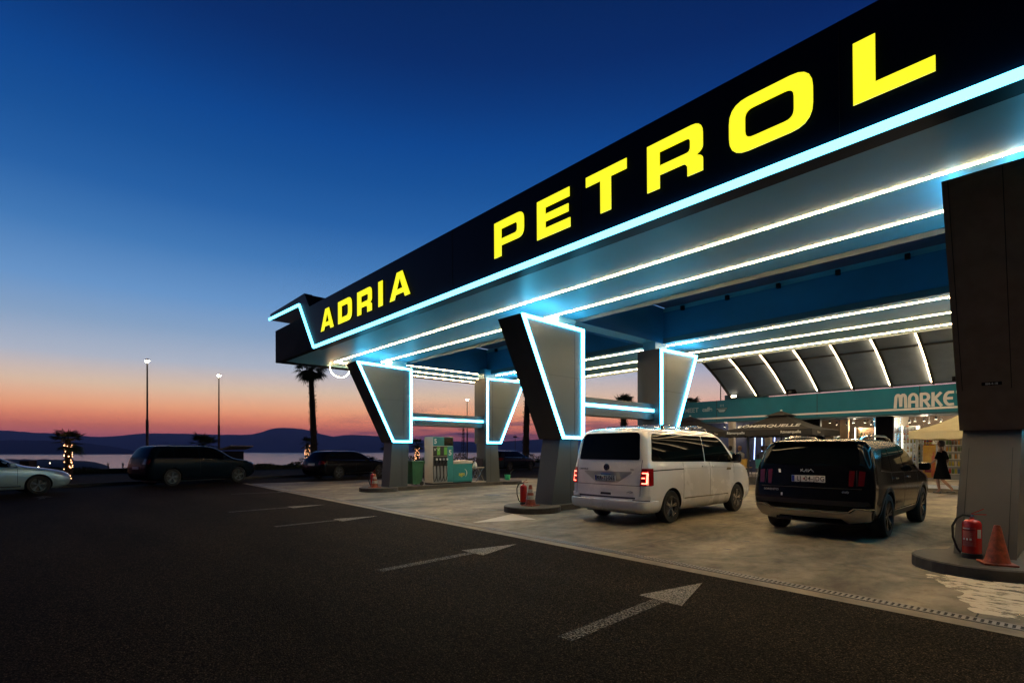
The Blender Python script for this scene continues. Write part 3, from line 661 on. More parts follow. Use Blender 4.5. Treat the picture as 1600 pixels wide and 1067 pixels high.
# partitions inside
WOOD = mat('warm_wood', (.38, .24, .13), .5, noise=.2, nscale=4)
ml(-7.75, -7.45, 28.2, 28.5, .28, 3.1, 'wood_column', WOOD)
ml(-9.6, -9.45, 27.1, 31, .28, 3.1, 'partition', WOOD); ml(-5.8, -5.62, 27.1, 31, .28, 3.1, 'partition', CREAM); ml(-16, 4.8, 31.0, 31.15, .28, 3.1, 'back_partition', mat('back_partition', (.12, .08, .05), .6, noise=.4, nscale=2)); ml(-15.9, -9.61, 29.2, 29.3, .28, 3.1, 'cafe_back_wall', mat('cafe_navy', (.01, .018, .06), .5, noise=.3)); ml(4.6, 4.8, 27, 36, .28, 4.1, 'side_wall', CREAM)
LAMP = emi('spot_lamp', (1, .84, .62), 26); TUBEB = emi('blue_tube', (.35, .5, 1.0), 3); TUBEW = emi('shelf_tube', (1, .92, .75), 6)
lamps = [(x, y) for x in (-8.0, -7.3, -6.6, -6.25) for y in (27.6, 28.6)]+[(x, y) for x in (-5.0, -4.5, -4.1, -3.3, -2.4, -1.6) for y in (27.7, 28.8)]+[(x, 28.3) for x in (-14.6, -13.4, -12.6, -11.5, -10.6)]
for i, (x, y) in enumerate(lamps):
    z = 2.78-.05*(i % 3)
    b = MB().lathe([(.005, .12), (.045, .12), (.05, 0)], (0, 0, z), 10); b.tube([(0, 0, z+.12), (0, 0, 3.1)], .012, 5)
    o = b.build('spotlight', DMET, mk, (x+3, y-27, 0)); MB().lathe([(.001, -.004), (.045, -.004)], (0, 0, z), 10).build('bulb', LAMP, o)
for (x, y, p) in ((-7.2, 28.4, 60), (-4.6, 28.2, 70), (-3.0, 28.2, 90), (-1.6, 28.2, 60), (-13.5, 28.5, 22), (-11.0, 28.5, 22)):
    l = bpy.data.lights.new('shop_lamp', 'POINT'); l.energy = p*2.6; l.color = (1, .80, .56); l.shadow_soft_size = .12
    o = bpy.data.objects.new('shop_lamp', l); col.objects.link(o); o.location = (x+3, y-27, 2.62); o.parent = mk
for i, (x, z0, z1, dx) in enumerate([(-11.75, 1.0, 2.2, .05), (-11.35, 1.4, 2.3, 0), (-11.1, 1.3, 2.3, 0), (-10.75, 1.4, 2.3, .05), (-9.75, 1.6, 2.3, 0), (-13.1, 1.5, 2.2, .03)]):
    MB().bar((x+3, 1.2, z0), (x+3+dx, 1.2, z1), .035).build('blue_light_tube', TUBEB, mk)
# low notice board on the terrace etc
# shelves
def shelf_unit(x0, x1, y, zs, top, label, tubes=(), cmat=WHT):
    o = empty('shelf_unit', (x0, y, PZ), label, 'shelf', 'lit shop shelves')
    W = x1-x0
    f = MB(); f.box(0, .03, 0, .35, 0, top-PZ); f.box(W-.03, W, 0, .35, 0, top-PZ); f.box(.03, W-.03, .33, .35, 0, top-PZ); f.build('frame', cmat, o)
    for z in zs: MB().box(.03, W-.03, .01, .33, z-PZ-.02, z-PZ).build('shelf', cmat, o)
    for tx in tubes: MB().box(tx-x0-.02, tx-x0+.02, -.03, 0, .7, top-PZ).build('light_tube', TUBEW, o)
    return o
S1 = shelf_unit(-7.15, -6.35, 28.3, (1.25, 1.62, 2.05), 2.55, 'tall lit bottle shelf in the first shop window, right of the wood column', (-7.15, -6.36), WOOD)
S2 = shelf_unit(-5.45, -4.72, 27.45, (.7, 1.05, 1.42, 1.80, 2.15), 2.5, 'lit bottle shelf just right of the black pier', (-5.2,))
S3 = shelf_unit(-4.70, -4.48, 27.45, (.6, .9, 1.2, 1.5, 1.8), 2.1, 'narrow shelf left of the yellow display')
bcols = [(.35, .16, .03), (.05, .10, .03), (.45, .38, .25), (.30, .03, .02), (.10, .04, .015), (.5, .45, .40), (.35, .30, .05), (.02, .05, .12)]
bm_ = [mat('bottle_glass', c, .12, coat=.3) for c in bcols]; capm = [mat('bottle_cap', c, .4) for c in ((.5, .45, .3), (.4, .03, .02), (.02, .02, .02))]
bprof = [(.001, 0), (.036, 0), (.038, .02), (.038, .17), (.03, .205), (.014, .235), (.013, .29)]
bn = 0
ROW = ['lowest', 'second', 'third', 'fourth', 'fifth', 'topmost']
def bottle(x, y, z, s=1.0, lab='glass bottle standing on a lit shop shelf', row=None):
    global bn
    grp = 'bottles on '+lab.split(' on ')[-1]
    if row is not None: lab = lab.replace(' on the ', ' on the '+ROW[row]+' row of the ')
    o = MB().lathe(bprof, n=8).build('bottle', bm_[random.randrange(len(bm_))]); o.location = (x, y, z); o.scale = (s, s, s); tag(o, lab, 'bottle', grp)
    c = MB().lathe([(.015, .27), (.015, .31), (.001, .31)], n=6).build('cap', random.choice(capm), o)
    l = MB().lathe([(.0388, .05), (.0388, .14)], n=8).build('label_band', random.choice([LETW, capm[0], bm_[6], bm_[0]]), o)
    bn += 1
for rw_, z in enumerate((1.25, 1.62, 2.05)):
    for i in range(6): bottle(-7.05+.115*i+random.uniform(-.01, .01), 28.42, z, random.uniform(.8, 1.05), 'glass bottle on the tall shelf of the first shop window', rw_)
for rw_, z in enumerate((.7, 1.05, 1.42, 1.80, 2.15)):
    for i in range(6): bottle(-5.38+.115*i, 27.6, z, random.uniform(.8, 1.0), 'glass bottle on the shelf right of the black pier', rw_)
for rw_, z in enumerate((.6, .9, 1.2, 1.5, 1.8)):
    for i in range(2): bottle(-4.64+.11*i, 27.6, z, random.uniform(.75, .9), 'glass bottle on the narrow shelf beside the yellow display', rw_)
rnd = random.Random(11); PC = [(mat('packet', c, .45), n_) for c, n_ in (((.5, .04, .03), 'red'), ((.55, .35, .03), 'yellow'), ((.05, .18, .07), 'green'), ((.5, .48, .42), 'pale'), ((.04, .08, .25), 'blue'), ((.45, .15, .03), 'orange'), ((.3, .05, .12), 'plum'))]
def stocked(x0, x1, y, zs, top, label, lab2, tubes=()):
    shelf_unit(x0, x1, y, zs, top, label, tubes, LETW)
    for ri, z in enumerate(zs):
        x = x0+.06
        while x < x1-.12:
            w_ = rnd.uniform(.06, .12); h = rnd.uniform(.12, .24)
            pm_, pn_ = rnd.choice(PC); o = MB().rbox(0, w_-.01, 0, .12, 0, h, .008).build('product_packet', pm_); o.location = (x, y+rnd.uniform(.03, .08), z); tag(o, lab2.replace('coloured', pn_).replace(' on the ', ' on the '+ROW[ri]+' row of the '), 'packet', 'packets on '+lab2.split(' on ')[-1]); x += w_+.012
stocked(-4.0, -3.2, 29.3, (.6, .95, 1.3, 1.65, 2.0), 2.3, 'stocked shelf deep in the shop behind the yellow display', 'coloured packet on the shelf deep behind the yellow display', (-4.0, -3.2))
PC, PC2 = [PC[0], PC[0], PC[5], PC[6], PC[3], PC[0]], PC
stocked(-3.0, -1.2, 27.75, (.6, .95, 1.3, 1.65, 2.0), 2.3, 'stocked shelf behind the cream umbrella', 'coloured packet on the shelf behind the cream umbrella')
PC = PC2
stocked(-5.5, -4.9, 29.0, (.6, .95, 1.3, 1.65, 2.0, 2.35), 2.6, 'stocked shelf along the cream partition inside the market', 'coloured packet on the shelf by the inner partition', (-5.5,))
stocked(-8.15, -7.80, 28.6, (.9, 1.25, 1.6, 1.95), 2.2, 'stocked shelf left of the wood column in the first shop window', 'coloured packet on the shelf left of the wood column')
# yellow display with bottles on top
yd = empty('yellow_display', (-4.27, 27.35, PZ), 'yellow promotional display stand topped with bottles in the shop doorway', 'display stand')
MB().rbox(-.21, .21, 0, .35, 0, 1.42, .01).build('body', mat('yellow_card', (.62, .36, .02), .5, c2=(.5, .22, .02), nscale=4), yd)
gm = MB(); gm.prism(roundpoly([(-.15, .30), (.06, .30), (.08, .42), (.02, .58), (-.03, .62), (-.10, .60), (-.15, .48)], .03), 1, -.006, -.001); gm.build('printed_figure', mat('print_magenta', (.25, .01, .03), .5), yd)
gm = MB(); gm.lathe([(.001, -.006), (.042, -.006)], (-.05, 0, .68), 12, axis=1); gm.build('printed_face', mat('print_brown', (.16, .06, .03), .5), yd)
gm = MB()
for i in range(14): gm.box(.06+random.uniform(0, .1), .1+random.uniform(0, .1), -.006-.0001*i, -.001, .1+random.uniform(0, 1), .15+random.uniform(0, 1.05))
gm.build('printed_pattern', mat('print_orange', (.55, .10, .02), .5), yd)
for i in range(5): bottle(-4.43+.085*i, 27.45, PZ+1.42, .95, 'shorter front bottle on top of the yellow display')
for i in range(5): bottle(-4.43+.085*i, 27.56, PZ+1.42, 1.05, 'taller rear bottle on top of the yellow display')
# drinks fridge and red crates right of the door
fr_ = empty('drinks_fridge', (-3.45, 27.6, PZ), 'drinks fridge with red header behind the walking person', 'fridge')
MB().rbox(-.38, .38, 0, .6, 0, 1.9, .02).build('body', mat('fridge_grey', (.20, .21, .22), .3), fr_)
MB().box(-.36, .36, -.012, -.002, 1.62, 1.86).build('header', mat('fridge_red', (.55, .03, .02), .4), fr_)
for z in (.25, .55, .85, 1.15, 1.42):
    MB().box(-.33, .33, -.02, -.002, z, z+.02).build('shelf_edge', LETW, fr_)
    for i in range(7):
        b = MB().lathe([(.001, 0), (.033, 0), (.033, .15), (.012, .2), (.012, .22)], (-.28+.093*i, -.04, z+.02), 7); b.build('can', random.choice(bm_), fr_)
rk = empty('snack_rack', (-2.72, 27.2, PZ), 'rack of red packets beside the doorway at the right pillar edge', 'rack')
MB().box(-.3, .3, .2, .24, 0, 1.8).build('back_panel', FRM, rk)
for r_ in range(8):
    for c_ in range(6): MB().rbox(-.28+.095*c_, -.20+.095*c_, .05+.01*(c_ % 2), .18, .12+.21*r_, .28+.21*r_, .012).build('packet', [mat('packet_red', (.5, .03, .03), .4), capm[1], LETW][random.choice((0, 0, 1, 2))] if False else random.choice([capm[1], capm[1], bm_[3], LETW]), rk)
SGB = mat('notice_white', (.55, .55, .52), .5)
o = MB().box(-.17, .17, 0, .01, -.2, .2).build('notice', SGB, None, (-5.07, 26.72, 1.25)); tag(o, 'blank pale notice stuck on the shop window beside the bottle shelf', 'notice')
ns = empty('no_smoking_sign', (-3.93, 26.70, 1.88), 'white sign with a barred circle hung beside the entrance', 'sign')
MB().box(-.13, .13, 0, .01, -.13, .13).build('panel', SGB, ns)
MB().lathe([(.06, -.003), (.075, -.003)], n=18, axis=1).build('ring', BLK, ns); MB().bar((-.05, -.003, .05), (.05, -.003, -.05), .012).build('bar', BLK, ns)
# speakers under the vault
for i, (x, z) in enumerate(((-9.3, 4.25), (-3.2, 4.28))):
    o = empty('wall_speaker', (x, 26.45, z), ['small black loudspeaker under the vault above the plain teal board', 'small black loudspeaker above the sign letters near the dark pillar'][i], 'speaker', 'speakers under the arched roof')
    MB().rbox(-.22, .22, -.12, .10, -.10, .12, .015).build('cabinet', BLK, o); MB().lathe([(.001, -.125), (.07, -.125)], (0, 0, 0), 12, axis=1).build('cone', DMET, o)
o = empty('floodlight', (-12.0, 26.4, 4.22), 'lit floodlight at the left foot of the arched roof', 'floodlight')
MB().rbox(-.16, .16, -.06, .06, -.05, .09, .01).build('housing', DMET, o); MB().box(-.13, .13, -.067, -.062, -.03, .07).build('lens', emi('flood', (1, .82, .55), 12), o)
tag(MB().rbox(-1.0, 1.0, -.3, .3, 0, .25, .02).build('rooftop_box', mat('box_blue', (.01, .06, .09), .5), None, (-11.6, 26.9, 4.1)), 'low dark blue box on the roof edge under the vault end', 'roof box')

# umbrellas
def umbrella(x0, x1, y0, y1, zb, zt, m_, label, words=None, group='terrace umbrellas'):
    cx_, cy = (x0+x1)/2, (y0+y1)/2; hx, hy = (x1-x0)/2, (y1-y0)/2
    o = empty('umbrella', (cx_, cy, PZ), label, 'umbrella', group)
    z0 = zb-PZ; z1 = zt-PZ; zv = z0+.26
    b = MB(); n = 8; r0 = .16
    # four sloped faces with slight sag, and a valance
    for s in range(4):
        ca, sa = [(1, 0), (0, 1), (-1, 0), (0, -1)][s]
        def P(t, k):  # t across -1..1, k 0 bottom..1 top
            f = 1-k*(1-r0); sag = -.10*math.sin(PI*k)*(1-.0*t)
            u = t*f; v = -f
            X = u*ca-v*sa; Y_ = u*sa+v*ca
            return (X*hx, Y_*hy, zv+(z1-.18-zv)*k+sag-.05*(1-t*t)*(1-k)*0)
        vs = []; K = 7
        for k in range(K):
            for t in range(n+1): vs.append(P(-1+2*t/n, k/(K-1)))
        fs = [(k*(n+1)+t, k*(n+1)+t+1, (k+1)*(n+1)+t+1, (k+1)*(n+1)+t) for k in range(K-1) for t in range(n)]
        b.add(vs, fs)
    cn = b.build('canopy', m_, o)
    v = MB()
    for s in range(4):
        ca, sa = [(1, 0), (0, 1), (-1, 0), (0, -1)][s]
        vs = []
        for t in range(17):
            u = -1+t/8; X = u*ca+1*sa; Y_ = u*sa-1*ca; dz = .02*math.sin(t*2.1)
            vs += [(X*hx, Y_*hy, zv), (X*hx*1.004, Y_*hy*1.004, z0+dz)]
        v.add(vs, [(2*t, 2*t+1, 2*t+3, 2*t+2) for t in range(16)])
    v.build('valance', m_, o)
    vt = MB(); k_ = .30
    vt.add([(-hx*k_, -hy*k_, z1-.22), (hx*k_, -hy*k_, z1-.22), (hx*k_, hy*k_, z1-.22), (-hx*k_, hy*k_, z1-.22), (0, 0, z1)], [(0, 1, 4), (1, 2, 4), (2, 3, 4), (3, 0, 4)])
    vt.build('vent_cap', m_, o); MB().lathe([(.001, .06), (.04, .05), (.05, 0), (.001, 0)], (0, 0, z1), 10).build('finial', LETW, o)
    MB().tube([(0, 0, 0), (0, 0, z1-.05)], .045, 10).build('pole', DMET, o)
    for a, c in ((1, 1), (-1, 1), (1, -1), (-1, -1)): MB().bar((0, 0, z1-.35), (a*hx*.97, c*hy*.97, zv-.03), .03).build('rib', DMET, o)
    MB().rbox(-.4, .4, -.4, .4, 0, .09, .02).build('base', KERB, o)
    if words:
        sl = math.atan2((z1-.18-zv), hy*(1-r0)); k = .30; f = 1-k*(1-r0)
        c = text(words, .36, LETW, o, (-.1, -hy*f-.01, zv+(z1-.18-zv)*k-.04), (sl, 0, 0), bold=.006, sx=1.05)
        text('Römerquelle', .15, LETW, o, (hx*.55, -hy-.012, z0+.14), (R(90), 0, 0), bold=.002)
        text('Römerquelle', .15, LETW, o, (-hx*.72, -hy-.012, z0+.14), (R(90), 0, 0), bold=.002)
        text('Römer', .13, mat('umb_dim', (.3, .27, .22), .6), o, (hx+.012, -hy*.55, z0+.13), (R(90), 0, R(90)), bold=.002)
    return o
UB = mat('umbrella_black', (.011, .009, .008), .8, noise=.2); UC = mat('umbrella_cream', (.42, .38, .24), .8, noise=.1)
umbrella(-10.7, -7.17, 22.6, 25.9, 2.10, 3.22, UB, 'black terrace umbrella with white lettering rising right behind the black car', 'RÖMERQUELLE')
umbrella(-15.0, -11.5, 22.7, 25.8, 2.12, 3.18, UB, 'black terrace umbrella with white lettering rising behind the white van', 'RÖMERQUELLE')
umbrella(-3.9, -.4, 21.5, 24.9, 2.14, 3.36, UC, 'cream terrace umbrella in front of the market entrance').location.z = 0
tag(MB().rbox(-.05, .05, -.05, .05, 0, 2.4, .01).build('post', DMET, None, (-10.15, 23.7, PZ)), 'slim dark post standing on the terrace between the two vehicles', 'post')

# terrace chairs, tables
def chair(c, loc, rz, label):
    o = empty('cafe_chair', loc, label, 'chair', 'cafe chairs on the terrace', rz)
    MB().rbox(-.23, .23, -.22, .22, .42, .46, .02).build('seat', c, o)
    b = MB()
    vs = []
    for i in range(9):
        a = -1.1+2.2*i/8; vs += [(.24*math.sin(a), .24*math.cos(a)+.0, .46), (.27*math.sin(a), .29*math.cos(a), .82)]
    b.add(vs, [(2*i, 2*i+1, 2*i+3, 2*i+2) for i in range(8)], True)
    vs2 = [(x*1.08, y*1.08, z) for x, y, z in vs]; b.add(vs2, [(2*i+2, 2*i+3, 2*i+1, 2*i) for i in range(8)], True)
    b.build('backrest', c, o)
    for a, d in ((1, 1), (-1, 1), (1, -1), (-1, -1)): MB().tube([(a*.18, d*.17, .42), (a*.23, d*.22, 0)], [.018, .012], 6).build('leg', DMET, o)
    return o
CT = mat('chair_teal', (.02, .16, .17), .6); CY = mat('chair_yellow', (.38, .22, .03), .6); CW = mat('chair_white', (.5, .48, .44), .6)
chs = [(CT, -11.1, 23.95, 10, 'teal cafe chair left of the yellow one near the dark post'), (CY, -10.35, 23.85, -8, 'yellow cafe chair beside the dark terrace post'), (CT, -9.6, 23.9, 5, 'teal cafe chair right of the yellow one'),
       (CT, -8.9, 24.1, 25, 'teal cafe chair hidden partly by the black car'), (CY, -11.2, 25.3, 170, 'yellow cafe chair behind the table facing outwards'), (CT, -10.0, 25.4, 185, 'teal cafe chair against the cafe front'),
       (CT, -13.2, 24.0, 0, 'teal cafe chair behind the van bonnet'), (CT, -12.4, 24.1, 20, 'teal cafe chair at the foot of the cream column')]
for c, x, y, a, l in chs: chair(c, (x, y, PZ), R(a+180), l)
for i, (x, y, l) in enumerate(((-10.8, 24.65, 'round cafe table behind the yellow chair'), (-9.3, 24.75, 'round cafe table nearest to the black car'), (-12.8, 24.8, 'round cafe table nearest to the white van'))):
    o = empty('cafe_table', (x, y, PZ), l, 'table', 'round cafe tables on the terrace')
    MB().lathe([(.001, .72), (.34, .72), (.35, .735), (.34, .75), (.001, .75)], n=20).build('tabletop', CW, o); MB().tube([(0, 0, .02), (0, 0, .72)], .03, 8).build('stem', DMET, o); MB().lathe([(.001, 0), (.2, 0), (.2, .02), (.001, .03)], n=16).build('foot', DMET, o)
mb_ = empty('menu_board', (-11.55, 23.7, PZ), 'grey menu board on a stand beside the van mirror', 'menu board')
MB().rbox(-.22, .22, -.015, .015, .55, 1.25, .01).build('panel', mat('board_grey', (.22, .21, .17), .6), mb_); MB().bar((-.15, .02, 0), (-.15, .0, .6), .02).build('leg', DMET, mb_); MB().bar((.15, .02, 0), (.15, .0, .6), .02).build('leg', DMET, mb_)
pl = empty('planter', (-9.6, 23.15, 0), 'low grey planter trough in front of the terrace chairs', 'planter')
MB().rbox(-1.3, 1.3, -.16, .16, 0, .34, .015).build('trough', KERB, pl)
# ------------------------------------------------------------------ people
def skin_body(name, joints, edges, m_, parent, sub=1):
    """joints: list of (pos, radius or (rx, ry)); edges: index pairs; root = joint 0"""
    me = bpy.data.meshes.new(name); me.from_pydata([j[0] for j in joints], edges, []); o = bpy.data.objects.new(name, me); col.objects.link(o)
    md = o.modifiers.new('s', 'SKIN'); md.use_smooth_shade = True; md.branch_smoothing = .6
    for v, j in zip(me.skin_vertices[0].data, joints): v.radius = (j[1], j[1]) if not isinstance(j[1], tuple) else j[1]
    me.skin_vertices[0].data[0].use_root = True
    sm_ = o.modifiers.new('d', 'SUBSURF'); sm_.levels = sub; sm_.render_levels = sub
    dg = bpy.context.evaluated_depsgraph_get(); dg.update(); nm = bpy.data.meshes.new_from_object(o.evaluated_get(dg)); bpy.data.objects.remove(o)
    nm.materials.clear(); nm.materials.append(m_); nm.polygons.foreach_set('use_smooth', [True]*len(nm.polygons))
    q = bpy.data.objects.new(name, nm); col.objects.link(q)
    if parent: q.parent = parent
    return q
SKINM = mat('skin', (.24, .12, .075), .5); HAIR = mat('hair_dark', (.03, .018, .012), .6, noise=.3, nscale=30); CLB = mat('black_cloth', (.0025, .0025, .003), .9, spec=.05)
def head(parent, x, y, z, s=1.0, hair=HAIR, yaw=0, long_=False):
    h = MB()
    prof = [(.001, -.115), (.045, -.108), (.062, -.08), (.072, -.04), (.078, 0), (.078, .04), (.068, .08), (.045, .108), (.001, .118)]
    h.lathe(prof, n=14); 
    hv = [(vx, vy*1.15, vz_) for vx, vy, vz_ in h.v]; h.v = hv
    h.bar((0, .083, .0), (0, .105, -.022), .022)                       # nose
    h.box(-.024, .024, .078, .088, -.058, -.048)
    for sx in (-1, 1): h.rbox(min(sx*.074, sx*.088), max(sx*.074, sx*.088), -.02, .012, -.03, .025, .004)
    o = h.build('face', SKINM, parent, (x, y, z), sharp=60); o.scale = (s, s, s); o.rotation_euler = (0, 0, yaw)
    e = MB()
    for sx in (-.030, .030): e.lathe([(.001, .012), (.009, .009), (.011, 0)], (sx, .083, .006), 8, axis=1)
    e.build('eyes', BLK, o)
    k = MB().lathe([(.001, .132), (.055, .118), (.080, .085), (.088, .04), (.086, .0), (.08, -.05 if not long_ else -.14), (.06, -.09 if not long_ else -.22)], n=14)
    k.v = [(vx, vy*1.1-.022, vz_) if not (vy > .03 and vz_ < .05) else (vx, vy*.35-.02, vz_) for vx, vy, vz_ in k.v]
    k.build('hair', hair, o, sharp=0)
    return o
def hand(parent, p, d, side, m_=SKINM):
    d = Vector(d).normalized(); n = Vector((side, 0, 0)); n = (n-d*n.dot(d)).normalized(); t = d.cross(n)
    P = lambda a, b_, c: Vector(p)+d*a+t*b_+n*c
    J = [(P(0, 0, 0), (.022, .016)), (P(.05, 0, 0), (.036, .015)), (P(.085, 0, 0), (.034, .013))]; E_ = [(0, 1), (1, 2)]
    for i, (off, ln) in enumerate(((-.030, .055), (-.010, .068), (.010, .072), (.030, .062))):
        a = len(J); J += [(P(.10, off, 0), .009), (P(.10+ln*.55, off*1.05, -.008), .008), (P(.10+ln, off*1.05, -.03), .006)]; E_ += [(2, a), (a, a+1), (a+1, a+2)]
    a = len(J); J += [(P(.055, -.045, -.01), .010), (P(.085, -.055, -.025), .008)]; E_ += [(1, a), (a, a+1)]
    return skin_body('hand', J, E_, m_, parent)
# walking shopper, seen from behind/left, in a knee-length black dress
pe = empty('person', (-3.26, 23.05, 0.008), 'person in a knee length black dress walking past the market entrance', 'person', rz=R(80))
# local +y forward
J = [((0, 0, .93), (.15, .10)), ((0, .01, 1.12), (.125, .09)), ((0, .0, 1.32), (.165, .10)), ((0, 0, 1.44), (.10, .07)), ((0, .01, 1.53), .05), ((0, .02, 1.62), .05),
     ((.10, 0, .90), .10), ((.11, .16, .52), .062), ((.11, .13, .30), .055), ((.11, .10, .09), .036), ((.11, .20, .03), .032),
     ((-.10, 0, .90), .10), ((-.11, -.04, .50), .062), ((-.11, -.20, .32), .054), ((-.11, -.34, .16), .035), ((-.11, -.28, .07), .030),
     ((.19, 0, 1.42), .055), ((.24, -.10, 1.14), .042), ((.25, .04, .92), .030), ((-.19, 0, 1.42), .055), ((-.24, .10, 1.15), .042), ((-.24, .26, 1.0), .030)]
E_ = [(0, 1), (1, 2), (2, 3), (3, 4), (4, 5), (0, 6), (6, 7), (7, 8), (8, 9), (9, 10), (0, 11), (11, 12), (12, 13), (13, 14), (14, 15), (3, 16), (16, 17), (17, 18), (3, 19), (19, 20), (20, 21)]
body = skin_body('body', J, E_, SKINM, pe)
dr = MB(); n = 24; lev = [(.50, .25, .24), (.62, .235, .22), (.80, .20, .17), (.95, .185, .145), (1.08, .16, .12), (1.2, .165, .125), (1.34, .19, .12), (1.44, .17, .10), (1.475, .09, .07)]
vs = []
for z, a, b_ in lev:
    for i in range(n):
        t = 2*PI*i/n; w_ = 1+(.05*math.sin(5*t+z*3) if z < .9 else 0); vs.append((a*math.cos(t)*w_, b_*math.sin(t)*w_+(.0), z))
dr.add(vs, [(k*n+i, k*n+(i+1) % n, (k+1)*n+(i+1) % n, (k+1)*n+i) for k in range(len(lev)-1) for i in range(n)], True)
dr.build('dress', CLB, pe, sharp=0)
for sx in (1, -1):
    sh = Vector((.17*sx, 0, 1.42)); el = Vector((.235*sx, -.08*sx, 1.18)); MB().tube([sh, sh.lerp(el, .5), el], [.075, .068, .058], 12).build('sleeve', CLB, pe)
hand(pe, (.25, .05, .915), (0, .35, -.9), 1); hand(pe, (-.24, .27, .99), (0, .6, -.6), -1)
head(pe, 0, .03, 1.70, 1.0)
for q in ((.11, .14, .0), (-.11, -.31, .05)): MB().rbox(q[0]-.045, q[0]+.045, q[1]-.10, q[1]+.14, q[2], q[2]+.05, .02).build('shoe', DMET, pe)
# seated cafe guests
def seated(loc, rz, top, label, hair=HAIR, lean=.0, legs=None):
    o = empty('person', loc, label, 'person', None, rz)
    J = [((0, 0, .52), (.16, .12)), ((0, -.03, .75), (.14, .10)), ((0, -.02+lean, .98), (.17, .10)), ((0, -.01+lean, 1.08), (.09, .07)), ((0, lean+.02, 1.18), .05),
         ((.10, .05, .52), .09), ((.12, .42, .50), .062), ((.12, .42, .28), .05), ((.12, .42, .07), .036), ((.12, .52, .04), .035),
         ((-.10, .05, .52), .09), ((-.12, .42, .50), .062), ((-.12, .40, .28), .05), ((-.12, .38, .07), .036), ((-.12, .48, .04), .035),
         ((.20, lean, 1.05), .055), ((.24, .08+lean, .80), .042), ((.14, .30+lean, .80), .032), ((-.20, lean, 1.05), .055), ((-.24, .08+lean, .80), .042), ((-.12, .28+lean, .82), .032)]
    E_ = [(0, 1), (1, 2), (2, 3), (3, 4), (0, 5), (5, 6), (6, 7), (7, 8), (8, 9), (0, 10), (10, 11), (11, 12), (12, 13), (13, 14), (3, 15), (15, 16), (16, 17), (3, 18), (18, 19), (19, 20)]
    skin_body('body', J, E_, top, o)
    hand(o, (.14, .31+lean, .80), (-.3, 1, -.1), 1); hand(o, (-.12, .29+lean, .82), (.3, 1, -.1), -1)
    head(o, 0, lean+.03, 1.30, 1.0, hair)
    return o
TOPS = [mat('shirt', c, .8) for c in ((.30, .29, .27), (.28, .05, .04), (.05, .16, .20), (.02, .02, .03), (.42, .30, .20))]
H2 = mat('hair_fair', (.24, .14, .06), .6)
seated((-11.2, 25.25, PZ), R(170), TOPS[0], 'seated guest in a pale shirt at the table behind the yellow chair', H2)
seated((-10.0, 25.35, PZ), R(185), TOPS[1], 'seated guest in a red shirt against the cafe front')
seated((-11.1, 24.0, PZ), R(12), TOPS[2], 'guest in a blue shirt sitting on the teal chair left of the post')
seated((-9.6, 23.95, PZ), R(5), TOPS[3], 'dark haired guest in black sitting with back to the forecourt')
seated((-12.4, 24.15, PZ), R(20), TOPS[4], 'guest in a beige top beside the cream column', H2)
